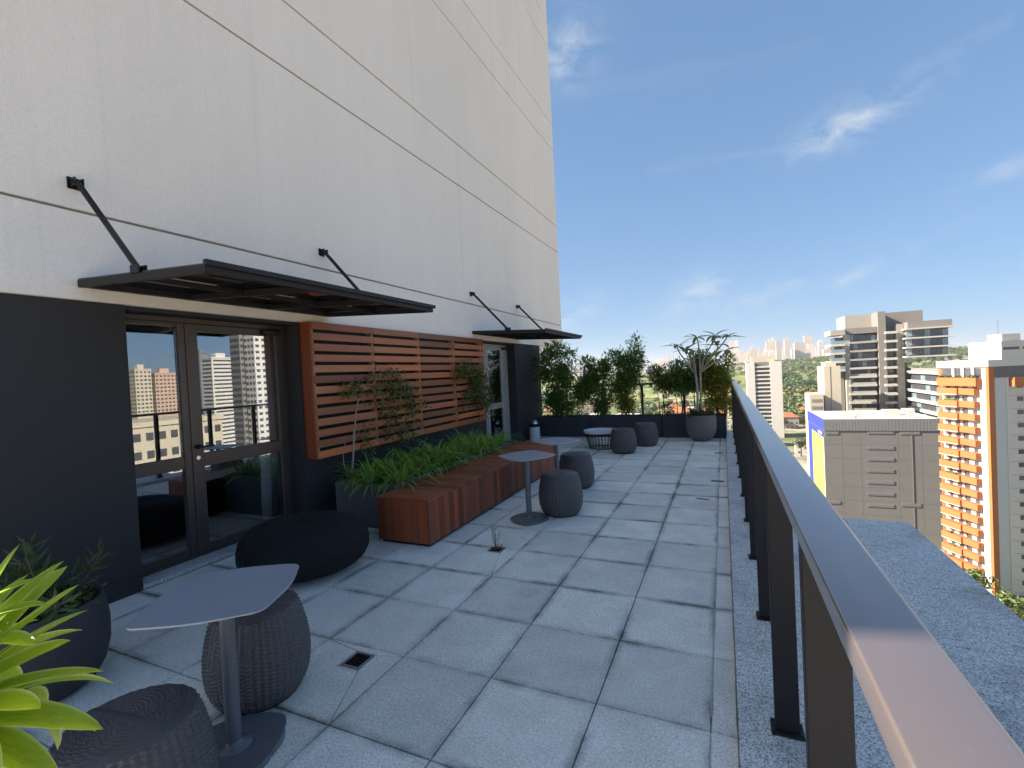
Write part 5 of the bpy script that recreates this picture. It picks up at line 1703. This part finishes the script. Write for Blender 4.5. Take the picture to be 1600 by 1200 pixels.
def refl(px, py, dist):
    """point across the street whose mirror image in the door glass is seen in direction px, py"""
    d = RIGHT * ((px - 800) / FPX) - UP * ((py - 600) / FPX) + FWD
    d = Vector((-d.x, d.y, d.z)); d = d / math.hypot(d.x, d.y)
    return Vector((MX * -1 * -1, 0, CAM_H)) + d * dist


def mirrored(name, label, pa, pb, ptop, dist, depth, mat, storey=3.0, cols=4, bands=False, win=CWIN, crown=True):
    a, b, tp = refl(pa, 600, dist), refl(pb, 600, dist), refl((pa + pb) / 2, ptop, dist)
    w = (b - a).length * 0.93
    c = (a + b) / 2
    # its face turned to us looks down -x
    return slab_tower(name, label, c.x, c.x + depth, c.y - w * 0.62, c.y + w * 0.62, tp.z, storey, mat, win, None, cols, "LF", crown, bands, zmin=GROUND + 6)


mirrored("apartment_block", "low pale yellow block mirrored in the near door, behind the railing", 200, 346, 662, 112, 14, CCREAM, 3.3, 8, crown=False)
mirrored("apartment_block", "narrow cream tower mirrored at the left of the near door", 212, 237, 578, 470, 10, CCREAM, 3.1, 4)
mirrored("apartment_block", "pink tower mirrored in the side light of the near door", 243, 279, 584, 480, 10, CPINK, 3.1, 6)
mirrored("apartment_block", "broad grey white tower mirrored in the middle of the near door", 332, 371, 560, 440, 12, CW, 3.1, 2, True)
mirrored("apartment_block", "dark narrow tower mirrored beside the broad grey white one", 314, 328, 553, 520, 12, CGREYD, 3.1, 1, True, CWINB)
mirrored("apartment_block", "very tall white banded tower mirrored at the right of the near door", 399, 430, 440, 262, 7, CW, 3.0, 3, False, CWIN)
mirrored("apartment_block", "very tall dark glazed tower mirrored beside the white banded one", 377, 397, 440, 266, 7, CTAUPE, 3.0, 2, True, CWIN)
rr = random.Random(90)
for k in range(26):
    p = refl(rr.uniform(190, 470), 640, rr.uniform(125, 215))
    s = rr.uniform(5, 9)
    t = thing("street_tree", (p.x, p.y, GROUND), "leafy tree mirrored in the near door between the towers", "tree", "trees mirrored in the door")
    link("crown", CROWNS[k % 4], t, (0, 0, s * 1.5 + 6), None, (s, s, s * 1.2)); link("trunk", TRK, t, (0, 0, s * 1.35), None, (s, s, s))

# ------------------------------------------------------------------ the air
hz = MB().box(-9100, -6100, GROUND - 2, 9100, 12100, 165).build("haze", BLACKM)
hm = bpy.data.materials.new("city haze"); hm.use_nodes = True
hn = hm.node_tree.nodes; hn.clear()
ho = hn.new("ShaderNodeOutputMaterial"); hv = hn.new("ShaderNodeVolumePrincipled")
hv.inputs["Color"].default_value = (0.90, 0.93, 1.0, 1); hv.inputs["Density"].default_value = 0.00013; hv.inputs["Anisotropy"].default_value = 0.2
hm.node_tree.links.new(hv.outputs[0], ho.inputs["Volume"])
hz.data.materials.clear(); hz.data.materials.append(hm)
tag(hz, "thin pale haze over the city", "haze", kind="stuff")
